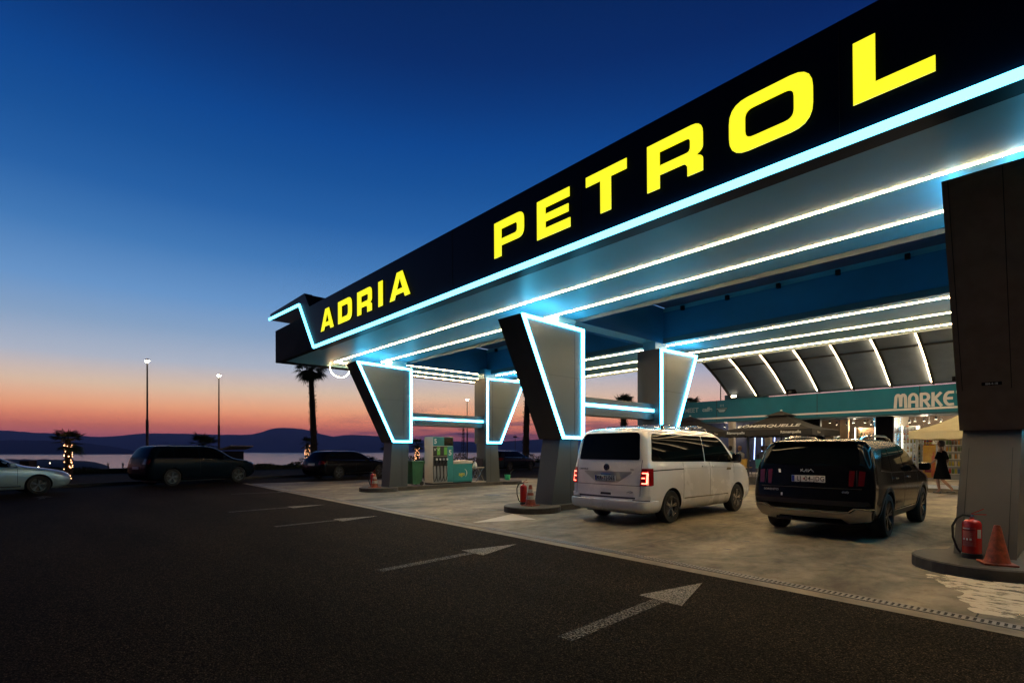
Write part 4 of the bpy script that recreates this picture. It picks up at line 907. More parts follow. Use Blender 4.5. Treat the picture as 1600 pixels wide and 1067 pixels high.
# ------------------------------------------------------------------ fuel pump
PT = mat('pump_teal', (.01, .20, .22), .35, noise=.1); PB = mat('pump_beige', (.50, .46, .38), .5, noise=.1); PDK = mat('pump_black', (.008, .008, .01), .4); PGN = mat('label_green', (.12, .42, .05), .5); PGR = mat('pump_grey', (.22, .23, .24), .4)
def pump(x, y, label):
    o = empty('fuel_pump', (x, y, .15), label, 'fuel pump', 'fuel pumps on the islands')
    MB().rbox(-.29, .29, 0, .99, .06, 1.88, .012).build('cabinet', PB, o); MB().box(-.27, .27, .02, 1.93, 0, .06).build('plinth', PDK, o)
    MB().rbox(-.29, .29, .991, 1.96, .06, .80, .012).build('hose_cabinet', PT, o); MB().rbox(-.295, .295, .995, 1.98, .80, .93, .03).build('top_rail', PB, o)
    for s in (1, -1):
        X = lambda a, c: sorted((s*a, s*c))
        MB().box(*X(.291, .297), .02, .98, 1.52, 1.86).build('header_panel', PT, o)
        MB().box(*X(.298, .302), .54, .97, 1.54, 1.84).build('display', mat('display_black', (.01, .012, .012), .08), o)
        MB().box(*X(.291, .296), .70, .98, .08, 1.50).build('side_panel', PT, o)
        MB().box(*X(.291, .294), .02, .695, 1.12, 1.50).build('label_strip', PDK, o)
        for i, c in enumerate((PDK, PGN, PDK, PGN)): 
            MB().box(*X(.295, .299), .04+i*.165, .18+i*.165, 1.16, 1.47).build('grade_label', c, o)
        cks = MB()
        for i in (0, 1): cks.bar((s*.301, .07+i*.165, 1.42), (s*.301, .10+i*.165, 1.33), .012); cks.bar((s*.301, .10+i*.165, 1.33), (s*.301, .17+i*.165, 1.44), .012)
        cks.build('tick_mark', LETW, o)
        MB().box(*X(.291, .30), .03, .695, .72, 1.11).build('nozzle_bay', PDK, o); MB().box(*X(.291, .297), .03, .695, .08, .71).build('hose_bay', PGR, o)
        for i in range(4):
            y0 = .11+i*.165
            nz_ = MB(); nz_.rbox(*X(.30, .38), y0-.025, y0+.025, .80, .86, .01); nz_.bar((s*.34, y0, .82), (s*.36, y0+.02, 1.02), .035, .06); nz_.tube([(s*.34, y0, 1.0), (s*.33, y0-.03, 1.07), (s*.31, y0-.06, 1.10)], .013, 6)
            nb = nz_.build('nozzle', PDK, o)
            MB().rbox(*X(.345, .40), y0-.01, y0+.06, .95, 1.03, .015).build('nozzle_guard', LETW, nb)
            hp = [(s*.36, y0, .80), (s*.37, y0+.01, .6), (s*.38, y0+.02, .35), (s*.36, y0-.02, .17), (s*.35, y0-.07, .13), (s*.34, y0-.10, .25), (s*.32, y0-.10, .55), (s*.30, y0-.09, .74)]
            MB().tube(hp, .013, 7).build('hose', RUB, nb)
        text('5', .26, LETW, o, (s*.299, .13 if s > 0 else .13, 1.69), (R(90), 0, R(90)*s), bold=.008, extrude=.001)
        text('5', .30, LETW, o, (s*.299, .83, 1.24), (R(90), 0, R(90)*s), bold=.008, extrude=.001)
        text('ago', .22, mat('logo_yellow', (.55, .42, .03), .5), o, (s*.294, 1.42, .38), (R(90), 0, R(90)*s), bold=.006, extrude=.001)
        cr_ = MB(); a0 = -1.2
        for i in range(12):
            t0, t1 = a0+i*2.6/12, a0+(i+1)*2.6/12
            w0, w1 = .035*math.sin(PI*i/12)+.003, .035*math.sin(PI*(i+1)/12)+.003
            q = []
            for t, w_ in ((t0, w0), (t1, w1)): q += [(s*.295, 1.52+(.17)*math.cos(t)*1.0, .42+.17*math.sin(t)), (s*.295, 1.52+(.17-w_)*math.cos(t), .42+(.17-w_)*math.sin(t))]
            cr_.add(q, [(0, 1, 3, 2)])
        cr_.build('crescent_emblem', LETW, o)
    return o
pump(XC[0], 11.49, 'teal and beige fuel pump number 5 on the farthest island')
p3 = pump(XC[2], 11.49, 'fuel pump hidden behind the nearest dark pillar, black hose hanging out')
MB().tube([(-.30, .05, .62), (-.42, .0, .72), (-.50, -.05, .62), (-.56, -.10, .40), (-.55, -.12, .2), (-.48, -.12, .06), (-.40, -.1, .10), (-.36, -.05, .3)], .018, 8).build('hanging_hose', RUB, p3)
MB().tube([(-.30, .12, .9), (-.46, .02, .75), (-.52, -.02, .45), (-.47, .0, .22), (-.36, .06, .3)], .018, 8).build('hanging_hose', RUB, p3)
# wheelie bin
bn_ = empty('wheelie_bin', (-17.36, 10.83, .15), 'green plastic wheelie bin between pillar and fuel pump', 'bin')
b = MB(); lo_, hi_ = .20, .26
b.add([(-lo_, -lo_, .05), (lo_, -lo_, .05), (lo_, lo_, .05), (-lo_, lo_, .05), (-hi_, -hi_, .88), (hi_, -hi_, .88), (hi_, hi_, .88), (-hi_, hi_, .88)], [(3, 2, 1, 0), (0, 1, 5, 4), (1, 2, 6, 5), (2, 3, 7, 6), (3, 0, 4, 7)])
b.build('body', GRN, bn_); MB().rbox(-.285, .285, -.285, .30, .88, .94, .02).build('lid', GRN, bn_); MB().tube([(-.24, .32, .86), (.24, .32, .86)], .018, 8).build('handle', GRN, bn_)
for sx in (-.2, .2): MB().lathe([(.001, -.02), (.08, -.02), (.08, .02), (.001, .02)], (sx, .2, .08), 14, axis=0).build('wheel', RUB, bn_)
# folding stand with white sack
fs = empty('folding_stand', (-17.3, 13.95, .15), 'folding metal stand with a white rag bag beside the pump', 'stand')
for sx in (-.25, .1):
    MB().tube([(sx, -.25, 0), (sx, .18, .62)], .013, 6).build('leg', ALU, fs); MB().tube([(sx, .25, 0), (sx, -.15, .62)], .013, 6).build('leg', ALU, fs)
MB().rbox(-.3, .15, -.2, .2, .60, .63, .005).build('tray', PB, fs); MB().rbox(-.3, .15, .10, .13, .64, 1.0, .005).build('back_panel', PDK, fs)
sk = MB().lathe([(.001, -.17), (.07, -.13), (.10, -.02), (.07, .09), (.03, .14), (.001, .15)], n=10); sk.build('rag_bag', LETW, fs, (.08, -.26, .72))
MB().rbox(-.3, .2, -.32, .3, 0, .04, .01).build('foot_tray', PB, fs)
# green bucket
bk = empty('bucket', (-17.7, 15.95, .15), 'small green bucket with squeegee handle at the island end', 'bucket')
MB().lathe([(.001, 0), (.11, 0), (.14, .24), (.13, .24), (.10, .02)], n=18).build('pail', mat('bucket_green', (.02, .30, .14), .4), bk); MB().tube([(0, 0, .05), (.14, .12, .38), (.22, .18, .46)], .011, 6).build('squeegee_handle', DMET, bk)
# ------------------------------------------------------------------ extinguishers and cones
def extinguisher(loc, h, r, label, rz=0, detail=True):
    o = empty('fire_extinguisher', loc, label, 'fire extinguisher', 'fire extinguishers at the pillar feet', rz)
    b = MB().lathe([(.001, .035), (r, .035), (r, h*.84), (r*.93, h*.90), (r*.7, h*.95), (r*.25, h*.98), (r*.22, h*1.02), (.001, h*1.02)], n=28); b.build('cylinder', RED, o)
    MB().lathe([(.001, 0), (r*1.06, 0), (r*1.08, .02), (r*1.06, h*.12), (r*.98, h*.13)], n=28).build('foot_ring', PDK, o)
    MB().lathe([(.001, h*1.09), (r*.2, h*1.09), (r*.22, h*1.0), (.001, h*1.0)], n=12).build('valve', ALU, o)
    MB().bar((0, 0, h*1.09), (r*1.4, 0, h*1.10), .018, .008).build('carry_handle', RED, o); MB().bar((-r*.1, 0, h*1.10), (r*1.15, 0, h*1.24), .018, .007).build('squeeze_lever', RED, o)
    MB().tube([(-r*.2, 0, h*1.05), (-r*.9, -.01, h*1.07), (-r*1.5, -.02, h*.98), (-r*1.95, -.02, h*.78), (-r*1.9, -.02, h*.50), (-r*1.45, -.01, h*.22), (-r*1.12, 0, h*.12)], .013, 8).build('hose', RUB, o)
    if detail:
        lb = MB(); n = 16; a0, a1 = R(-160), R(-75)
        vs = []
        for i in range(n+1):
            a = a0+(a1-a0)*i/n; vs += [((r+.0015)*math.cos(a), (r+.0015)*math.sin(a), h*.30), ((r+.0015)*math.cos(a), (r+.0015)*math.sin(a), h*.78)]
        lb.add(vs, [(2*i, 2*i+2, 2*i+3, 2*i+1) for i in range(n)], True); lb.build('label_sheet', mat('label_red', (.34, .02, .02), .4), o)
        def onc(z0, z1, b0, b1, m_, nm):
            q = MB(); vs = []
            for i in range(9):
                a = R(b0+(b1-b0)*i/8); vs += [((r+.003)*math.cos(a), (r+.003)*math.sin(a), z0), ((r+.003)*math.cos(a), (r+.003)*math.sin(a), z1)]
            q.add(vs, [(2*i, 2*i+2, 2*i+3, 2*i+1) for i in range(8)], True); return q.build(nm, m_, o)
        onc(h*.70, h*.715, -158, -80, SEAM, 'label_line'); onc(h*.735, h*.755, -155, -112, LETW, 'label_line')
        for i in range(8): onc(h*(.665-.020*i), h*(.671-.020*i), -155, -100+((i*37) % 15)-10, mat('label_pink', (.50, .25, .22), .5), 'label_text_line')
        for i in range(3): onc(h*.455, h*.505, -152+i*20, -140+i*20, LETW, 'label_pictogram')
        for i in range(5): onc(h*(.42-.022*i), h*(.426-.022*i), -155, -96+((i*23) % 12)-8, mat('label_pink', (.50, .25, .22), .5), 'label_text_line')
        onc(h*.52, h*.73, -68, -42, SGB, 'inspection_tag')
    return o
extinguisher((-.935, 8.70, .15), .50, .098, 'large red extinguisher with printed label at the nearest dark pillar', R(15))
extinguisher((-9.42, 9.03, .15), .50, .085, 'red extinguisher left of the middle pillar foot beside a striped cone', R(30), False)
extinguisher((-17.62, 9.22, .15), .50, .085, 'red extinguisher at the foot of the farthest front pillar', R(30), False)
def cone(loc, label, h=.46, white=False, rz=0):
    o = empty('traffic_cone', loc, label, 'traffic cone', 'orange traffic cones at the pillar feet', rz)
    s = h/.46
    MB().rbox(-.155*s, .155*s, -.155*s, .155*s, 0, .022, .008).build('base', CONE, o)
    MB().lathe([(.125*s, .02), (.118*s, .035), (.035*s, .44*s), (.030*s, .46*s), (.022*s, .46*s), (.02*s, .40*s)], n=24).build('cone_body', CONE, o)
    if white:
        f = lambda z: .118*s-(z-.035)/(.44*s-.035)*(.083*s)+.001
        for z0, z1 in ((.14*s, .23*s), (.29*s, .37*s)): MB().lathe([(f(z0), z0), (f(z1), z1)], n=24).build('white_band', mat('cone_white', (.45, .42, .36), .6, noise=.5, nscale=20), o)
    return o
cone((-.68, 8.44, .15), 'scuffed orange cone right of the large extinguisher', .46, False, R(20))
cone((-9.10, 8.96, .15), 'orange cone with white bands right of the middle extinguisher', .50, True, R(10))
cone((-17.28, 9.12, .15), 'faded cone with white bands at the farthest front pillar', .50, True)
# ------------------------------------------------------------------ vehicles (local: +x forward, +y left)
def pch(xs, ys, x):
    n = len(xs)
    if x <= xs[0]: return ys[0]
    if x >= xs[-1]: return ys[-1]
    i = max(k for k in range(n-1) if xs[k] <= x)
    d = [(ys[k+1]-ys[k])/(xs[k+1]-xs[k]) for k in range(n-1)]
    def sl(k):
        if k == 0: return d[0]
        if k == n-1: return d[-1]
        return 0 if d[k-1]*d[k] <= 0 else 2*d[k-1]*d[k]/(d[k-1]+d[k])
    h = xs[i+1]-xs[i]; t = (x-xs[i])/h; m0, m1 = sl(i), sl(i+1)
    return (2*t**3-3*t*t+1)*ys[i]+(t**3-2*t*t+t)*h*m0+(-2*t**3+3*t*t)*ys[i+1]+(t**3-t*t)*h*m1
def body_mesh(keys, nl=70, bow=.05, taper=.0):
    """keys: (z, xr, xf, halfwidth, rear radius, front radius)"""
    zs = [k[0] for k in keys]; C = [[k[j] for k in keys] for j in range(1, 6)]
    lv = []
    for a, c in zip(keys[:-1], keys[1:]):
        dist = max(abs(c[0]-a[0])/.05, abs(c[2]-a[2])/.12, abs(c[1]-a[1])/.12, abs(c[3]-a[3])/.03)
        n = max(1, min(14, int(dist+.5)))
        for i in range(n): lv.append(a[0]+(c[0]-a[0])*i/n)
    lv.append(zs[-1])
    rings = []
    for z in lv:
        xr, xf, w_, rr, rf = [pch(zs, c, z) for c in C]
        rr = min(rr, w_*.95); rf = min(rf, w_*.95, (xf-xr)*.45); half = []
        def yb(x):  # plan taper of the sides
            t = (x-(xr+xf)/2)/((xf-xr)/2+1e-6); return w_*(1-taper*max(0, t)**3-taper*.5*max(0, -t)**4)
        for i in range(7):
            y = (w_-rr)*i/6; half.append((xr-bow*(1-(y/w_)**2)*min(1, w_*2) if w_ > .01 else xr, y))
        for i in range(1, 7):
            a = i/7*PI/2; half.append((xr+rr*(1-math.cos(a))-bow*(1-((w_-rr)/w_)**2)*(1-i/7), w_-rr+rr*math.sin(a)))
        for i in range(25):
            x = xr+rr+(xf-rf-xr-rr)*i/24; half.append((x, yb(x)))
        ye = yb(xf-rf)
        for i in range(1, 7):
            a = i/7*PI/2; half.append((xf-rf+rf*math.sin(a)+bow*1.5*(1-((w_-rf)/w_)**2)*(i/7), ye-rf*(1-math.cos(a))))
        for i in range(7):
            y = (ye-rf)*(6-i)/6; half.append((xf+bow*1.5*(1-(y/w_)**2)*min(1, w_*2), y))
        full = half+[(x, -y) for x, y in half[::-1][1:-1]]
        rings.append([(x, y, z) for x, y in full])
    n = len(rings[0]); vs = [p for r_ in rings for p in r_]
    fs = [(k*n+i, k*n+(i+1) % n, (k+1)*n+(i+1) % n, (k+1)*n+i) for k in range(len(rings)-1) for i in range(n)]
    fs.append(tuple(range(n))[::-1]); fs.append(tuple((len(rings)-1)*n+i for i in range(n)))
    bm = bmesh.new(); V = [bm.verts.new(v) for v in vs]
    for f in fs:
        try: bm.faces.new([V[i] for i in f])
        except ValueError: pass
    bmesh.ops.remove_doubles(bm, verts=bm.verts[:], dist=.0004)
    bmesh.ops.recalc_face_normals(bm, faces=bm.faces[:])
    return bm
WELL = mat('wheel_well', (.004, .004, .004), .9)
def finish_body(bm, name, m_, parent, wheels, rw):
    me = bpy.data.meshes.new(name); bm.to_mesh(me); bvh = BVHTree.FromBMesh(bm); bm.free()
    me.materials.append(m_); me.polygons.foreach_set('use_smooth', [True]*len(me.polygons)); o = bpy.data.objects.new(name, me); col.objects.link(o)
    cut = MB()
    for i, (wx, wy) in enumerate(wheels):
        s = 1 if wy > 0 else -1
        cut.lathe([(.001, wy-s*.16-.0), (rw, wy-s*.16), (rw, wy+s*.5), (.001, wy+s*.5)], (wx, 0, rw*.88), 40, axis=1)
    c = cut.build('cut', WELL); md = o.modifiers.new('b', 'BOOLEAN'); md.object = c; md.operation = 'DIFFERENCE'; md.solver = 'EXACT'; md.material_mode = 'TRANSFER'
    dg = bpy.context.evaluated_depsgraph_get(); dg.update(); nm = bpy.data.meshes.new_from_object(o.evaluated_get(dg))
    bpy.data.objects.remove(o); bpy.data.objects.remove(c)
    nm.polygons.foreach_set('use_smooth', [True]*len(nm.polygons)); nm.set_sharp_from_angle(angle=R(38))
    q = bpy.data.objects.new(name, nm); col.objects.link(q); q.parent = parent
    return q, bvh
def patch(bvh, poly, ax, sgn, m_, name, parent, off=.004, step=.08, skirt=.008, bulge=0):
    """project a polygon on the body. ax 'y': poly=(x,z) seen from sgn*y; 'x': poly=(y,z) seen from sgn*x; 'z': poly=(x,y) from above"""
    bm = bmesh.new(); f = bm.faces.new([bm.verts.new((u, v, 0)) for u, v in poly])
    us = [p[0] for p in poly]; vs = [p[1] for p in poly]
    for k, (lo_, hi_) in enumerate(((min(us), max(us)), (min(vs), max(vs)))):
        n = int((hi_-lo_)/step)
        for i in range(1, n+1):
            c = lo_+(hi_-lo_)*i/(n+1); co = (c, 0, 0) if k == 0 else (0, c, 0); no = (1, 0, 0) if k == 0 else (0, 1, 0)
            bmesh.ops.bisect_plane(bm, geom=bm.verts[:]+bm.edges[:]+bm.faces[:], plane_co=co, plane_no=no, dist=1e-5)
    nrm = {}
    dr = {'y': Vector((0, -sgn, 0)), 'x': Vector((-sgn, 0, 0)), 'z': Vector((0, 0, -1))}[ax]
    last = None
    for v in bm.verts:
        a, b_ = v.co.x, v.co.y
        o = {'y': Vector((a, sgn*4, b_)), 'x': Vector((sgn*6, a, b_)), 'z': Vector((a, b_, 5))}[ax]
        h, no, _, _ = bvh.ray_cast(o, dr)
        if h is None:
            h, no, _, _ = bvh.find_nearest(o+dr*(4 if ax == 'y' else 6-2.2 if ax == 'x' else 3.5))
        if no.dot(dr) > 0: no = -no
        v.co = h+no*off; nrm[v] = no
    bd = [e for e in bm.edges if len(e.link_faces) == 1]
    r_ = bmesh.ops.extrude_edge_only(bm, edges=bd)
    ev = [g for g in r_['geom'] if isinstance(g, bmesh.types.BMVert)]
    ol = list(nrm.items())
    from mathutils.kdtree import KDTree
    kd = KDTree(len(ol)); pts = [k.co.copy() for k, _ in ol]
    for i, p in enumerate(pts): kd.insert(p, i)
    kd.balance()
    for v in ev: v.co = v.co-ol[kd.find(v.co)[1]][1]*(off+skirt)
    # face orientation
    mid = Vector()
    for f in bm.faces: f.smooth = True
    bm.normal_update()
    s = sum((f.normal.dot(dr)*f.calc_area() for f in bm.faces))
    if s > 0: bmesh.ops.reverse_faces(bm, faces=bm.faces[:])
    me = bpy.data.meshes.new(name); bm.to_mesh(me); bm.free(); me.materials.append(m_); me.set_sharp_from_angle(angle=R(40))
    q = bpy.data.objects.new(name, me); col.objects.link(q); q.parent = parent; return q
def line(p, q, w_):
    p = Vector(p); q = Vector(q); d = (q-p).normalized(); n = Vector((-d.y, d.x))*w_/2
    return [tuple(p+n), tuple(q+n), tuple(q-n), tuple(p-n)]
def polyline(pts, w_):
    L = []; Rr = []
    for i, p in enumerate(pts):
        a = Vector(pts[max(i-1, 0)]); c = Vector(pts[min(i+1, len(pts)-1)]); d = (c-a).normalized(); n = Vector((-d.y, d.x))*w_/2
        L.append(tuple(Vector(p)+n)); Rr.append(tuple(Vector(p)-n))
    return L+Rr[::-1]
def wheel(parent, x, y, r, rim, wdt=.22, spokes=7, rm=ALU, split=True, z=None):
    s = 1 if y > 0 else -1; c = (x, y, r)
    t = MB().lathe([(rim*.97, -wdt/2), (r*.93, -wdt/2), (r*.985, -wdt*.40), (r, -wdt*.28), (r, wdt*.28), (r*.985, wdt*.40), (r*.93, wdt/2), (rim*.97, wdt/2)], c, 36, axis=1).build('wheel', RUB, parent)
    o = MB(); o.lathe([(rim, -wdt*.45), (rim, wdt*.45)], c, 32, axis=1); o.lathe([(rim*1.0, s*wdt*.47), (rim*.93, s*wdt*.46), (rim*.90, s*wdt*.25)], c, 32, axis=1)
    o.lathe([(.001, s*wdt*.40), (.035, s*wdt*.41), (.05, s*wdt*.33)], c, 14, axis=1)
    for i in range(spokes):
        a = 2*PI*i/spokes+.2
        for da in ((-.13, .13) if split else (0,)):
            p = (x+.03*math.cos(a), y+s*wdt*.34, r+.03*math.sin(a)); q = (x+rim*.93*math.cos(a+da), y+s*wdt*.40, r+rim*.93*math.sin(a+da))
            o.bar(p, q, .024 if split else .05, .03, (0, 1, 0))
    o.build('rim', rm, t)
    d = MB().lathe([(.001, s*.02), (rim*.9, s*.02)], c, 20, axis=1).build('brake_disc', DMET, t)
    return t
def plate(parent, x, z, txt1, txt2, rear=-1, pitch=0):
    o = empty('number_plate', (0, 0, 0), None, None); o.parent = parent; o.location = (x, 0, z); o.rotation_euler = (0, pitch, 0)
    MB().rbox(-.012, .0, -.262, .262, -.057, .057, .006).build('plate_panel', mat('plate_white', (.68, .68, .66), .35), o)
    b = MB().box(-.0135, -.012, .215, .256, -.052, .052).build('blue_band', mat('plate_blue', (.01, .04, .30), .4), o)
    text(txt1, .112, BLK, o, (-.0135, .142, 0), (R(90), 0, R(-90)), bold=.001, extrude=.0004, sx=.80, spacing=1.15); text(txt2, .112, BLK, o, (-.0135, -.100, 0), (R(90), 0, R(-90)), bold=.001, extrude=.0004, sx=.82, spacing=1.12)
    MB().lathe([(.001, -.0136), (.016, -.0136)], (0, .062, 0), 12, axis=0).build('plate_crest', mat('crest_red', (.35, .05, .06), .5), o)
    return o
EMR = emi('tail_lamp_lit', (1, .10, .06), 9); REDL = mat('tail_lamp_red', (.28, .004, .006), .12, coat=1); REDD = mat('tail_lamp_dark', (.075, .003, .004), .15, coat=.0)

# ---------- white van
VW = mat('van_white', (.83, .82, .79), .26, coat=1, noise=.07, nscale=1.5)
van = empty('white_van', (-6.62, 11.15, .008), 'white van with lit red tail lamps refuelling beside the middle pillar', 'van', rz=R(90))
K = [(.24, -2.30, 2.18, .84, .16, .30), (.30, -2.40, 2.32, .90, .18, .34), (.42, -2.43, 2.42, .935, .16, .36), (.60, -2.415, 2.45, .948, .13, .38), (.80, -2.40, 2.43, .952, .12, .40), (.98, -2.385, 2.34, .95, .12, .42), (1.10, -2.375, 2.20, .945, .12, .42),
     (1.17, -2.368, 1.98, .935, .12, .40), (1.24, -2.36, 1.72, .922, .12, .34), (1.40, -2.34, 1.50, .905, .12, .30), (1.60, -2.305, 1.22, .875, .12, .28), (1.76, -2.27, .98, .84, .12, .26), (1.86, -2.235, .76, .79, .13, .26), (1.92, -2.16, .48, .70, .16, .26), (1.96, -1.98, .15, .48, .2, .25), (1.975, -1.6, -.2, .18, .1, .1)]
wh = [(-1.48, .80), (-1.48, -.80), (1.52, .80), (1.52, -.80)]
vb, bv = finish_body(body_mesh(K, bow=.05), 'body', VW, van, [(x, y*1.02) for x, y in wh], .385)
for x, y in wh: wheel(van, x, y*1.03, .335, .225, .215, 5)
P = lambda poly, ax, sg, m_, nm, par=van, **k: patch(bv, poly, ax, sg, m_, nm, par, **k)
P(roundpoly([(-.76, 1.295), (.76, 1.295), (.70, 1.845), (-.70, 1.845)], [.05, .05, .10, .10]), 'x', -1, GLS, 'rear_window', off=.006)
for s in (1, -1):
    P(roundpoly([(-2.22, 1.27), (-.10, 1.24), (-.14, 1.80), (-2.10, 1.82)], [.07, .02, .02, .10]), 'y', s, GLS, 'side_window', off=.006)
    P(roundpoly([(-.06, 1.24), (1.30, 1.20), (1.32, 1.24), (.78, 1.72), (.60, 1.79), (-.10, 1.80)], [.02, .02, .02, .12, .08, .02]), 'y', s, GLS, 'side_window', off=.005)
    for x, z0, z1 in ((-1.03, .48, 1.24), (.13, .46, 1.22), (1.31, .95, 1.18)): P([(x-.005, z0), (x+.005, z0), (x+.005, z1), (x-.005, z1)], 'y', s, SEAM, 'door_gap', off=.001, skirt=.002)
    P(polyline([(-2.24, 1.085), (-1.04, 1.10)], .022), 'y', s, SEAM, 'slide_rail', off=.003)
    P(polyline([(-1.02, 1.105), (.6, 1.10), (1.9, 1.06)], .006), 'y', s, mat('crease_shade', (.35, .35, .35), .4), 'crease_shade_line', off=.001, skirt=.002)  # shade line of the pressed crease, laid on as a thin grey strip
    P(polyline([(-1.0, .485), (1.02, .475)], .022), 'y', s, CHR, 'sill_trim', off=.004)
    for x in (-.16, .30):
        hdl = MB().rbox(x-.09, x+.09, s*.955-.016, s*.955+.016, 1.12, 1.155, .008).build('door_handle', VW, van)
    P(roundpoly([(.92, 1.03), (1.14, 1.03), (1.16, 1.085), (.96, 1.09)], .02), 'y', s, mat('badge_gold', (.6, .52, .35), .2, metal=.6), 'fender_badge', off=.004) if s < 0 else None
    P(roundpoly([(1.95, 1.0), (2.40, .80), (2.42, .92), (2.1, 1.12)], .04), 'y', s, mat('headlamp', (.4, .42, .45), .1, coat=1), 'headlamp', off=.004)
    m_ = MB().rbox(1.10, 1.24, *sorted((s*.98, s*1.18)), 1.19, 1.42, .05).build('mirror', mat('mirror_black', (.01, .01, .012), .12, coat=1), van)
    MB().bar((1.2, s*.90, 1.24), (1.17, s*1.02, 1.27), .05).build('mirror_arm', PDK, m_)
# windscreen and grille (front, unseen from here)
P(roundpoly([(-.74, 1.28), (.74, 1.28), (.66, 1.80), (-.66, 1.80)], .08), 'x', 1, GLS, 'windscreen', off=.006)
P(roundpoly([(-.7, .62), (.7, .62), (.66, .88), (-.66, .88)], .04), 'x', 1, PDK, 'grille', off=.004)
# tailgate details
for yy0, yy1, z in ((-.80, .80, .79),): P(polyline([(yy0, z), (yy1, z)], .010), 'x', -1, SEAM, 'tailgate_gap', off=.001, skirt=.002)
for s in (1, -1): P(polyline([(s*.815, 1.30), (s*.80, 1.12)], .009), 'x', -1, SEAM, 'tailgate_gap', off=.001, skirt=.002); P(polyline([(s*.80, .50), (s*.80, .79)], .009), 'x', -1, SEAM, 'tailgate_gap', off=.001, skirt=.002)
P(roundpoly([(-.60, 1.04), (-.28, .84), (.28, .84), (.60, 1.04), (.60, 1.06), (-.60, 1.06)], .02), 'x', -1, mat('van_white_shaded', (.42, .41, .39), .4), 'plate_recess_shade', off=.002, skirt=.003)  # recess shade painted as a flat grey patch on the white tailgate
plate(van, -2.475, .925, 'KR', 'TJ-065', pitch=R(-3))
MB().rbox(-2.47, -2.43, -.13, .13, .99, 1.015, .008).build('chrome_grip', CHR, van)
em = MB().lathe([(.001, -.02), (.066, -.02), (.072, -.012), (.072, 0)], (0, 0, 0), 24, axis=0).build('round_emblem', mat('emblem_navy', (.01, .02, .06), .15, coat=1), van, (-2.43, 0, 1.145))
e2 = MB().lathe([(.058, -.023), (.064, -.023)], n=24, axis=0)
for pts in (((-.026, .05), (0, .005), (.026, .05)), ((-.05, .02), (-.022, -.052), (0, -.004), (.022, -.052), (.05, .02))):
    for a, c in zip(pts[:-1], pts[1:]): e2.bar((-.022, a[0], a[1]), (-.022, c[0], c[1]), .009, .003, (1, 0, 0))
e2.build('emblem_lines', CHR, em)
text('CARAVELLE', .045, PDK, van, (-2.435, .60, 1.10), (R(90), 0, R(-90)), bold=.001); text('TDI', .05, PDK, van, (-2.435, -.62, 1.10), (R(90), 0, R(-90)), bold=.001)
P(roundpoly([(-.14, .585), (.14, .585), (.12, .64), (-.12, .64)], .02), 'x', -1, PDK, 'handle_recess', off=.002)
MB().rbox(-2.475, -2.445, -.15, .15, .63, .655, .008).build('tailgate_handle', VW, van)
fb = MB(); fb.tube([(-2.462, -.66, .66), (-2.462, -.60, .68), (-2.462, -.55, .665), (-2.462, -.60, .645), (-2.462, -.66, .66)], .006, 5); fb.tube([(-2.462, -.55, .665), (-2.462, -.51, .65)], .005, 5); fb.build('fish_emblem', CHR, van)
bb = body_mesh([(.29, -2.46, -2.0, .93, .16, .02), (.33, -2.50, -2.0, .955, .17, .02), (.44, -2.51, -2.0, .966, .17, .02), (.485, -2.505, -2.0, .962, .16, .02), (.50, -2.47, -2.0, .94, .14, .02)], bow=.05)
me = bpy.data.meshes.new('rear_bumper'); bb.to_mesh(me); bb.free(); me.materials.append(VW); me.polygons.foreach_set('use_smooth', [True]*len(me.polygons)); me.set_sharp_from_angle(angle=R(50))
bo = bpy.data.objects.new('rear_bumper', me); col.objects.link(bo); bo.parent = van
P(polyline([(-.72, .545), (.72, .545)], .035), 'x', -1, mat('step_dark', (.03, .03, .035), .4), 'step_strip', off=.003)
for s in (1, -1):
    P(roundpoly([(s*.70, .50), (s*.94, .50), (s*.945, .60), (s*.72, .575)], .02), 'x', -1, VW, 'bumper_corner', off=.03, skirt=.03)
    P(polyline([(s*.66, .505), (s*.935, .505)], .022), 'x', -1, PDK, 'bumper_reflector', off=.034, skirt=.03)
    # tail lamps wrapping the corner
    lm = P(roundpoly([(s*.79, .79), (s*.955, .79), (s*.955, 1.13), (s*.81, 1.13)], .02), 'x', -1, REDL, 'tail_lamp', off=.012)
    P(roundpoly([(-2.335, .79), (-2.24, .79), (-2.20, 1.12), (-2.335, 1.13)], .02), 'y', s, REDL, 'tail_lamp_side', par=lm, off=.012)
    L1 = [(s*.83, 1.04), (s*.915, 1.04), (s*.915, .84), (s*.83, .84)]
    for a, c in zip(L1[:-1], L1[1:]): P(line(a, c, .022), 'x', -1, EMR, 'lamp_bar', par=lm, off=.016, step=.05)
    P(line((s*.825, .945), (s*.885, .945), .022), 'x', -1, EMR, 'lamp_bar', par=lm, off=.016, step=.05)
MB().rbox(-2.20, -2.16, -.30, .30, 1.865, 1.89, .008).build('high_brake_lamp', REDD, van)
for y in (.62, -.62): MB().tube([(-2.0, y, 1.93), (-1.9, y, 1.965), (.5, y, 1.975), (.6, y, 1.93)], .014, 8).build('roof_rail', CHR, van)
for x in (-1.35, -.1): MB().rbox(x-.03, x+.03, -.78, .78, 2.00, 2.03, .01).build('roof_bar', ALU, van)
for x in (-1.35, -.1):
    for y in (.62, -.62): MB().rbox(x-.03, x+.03, y-.02, y+.02, 1.92, 2.0, .008).build('roof_bar_foot', PDK, van)
MB().box(-2.2, 2.2, -.7, .7, .20, .26).build('underbody', PDK, van)

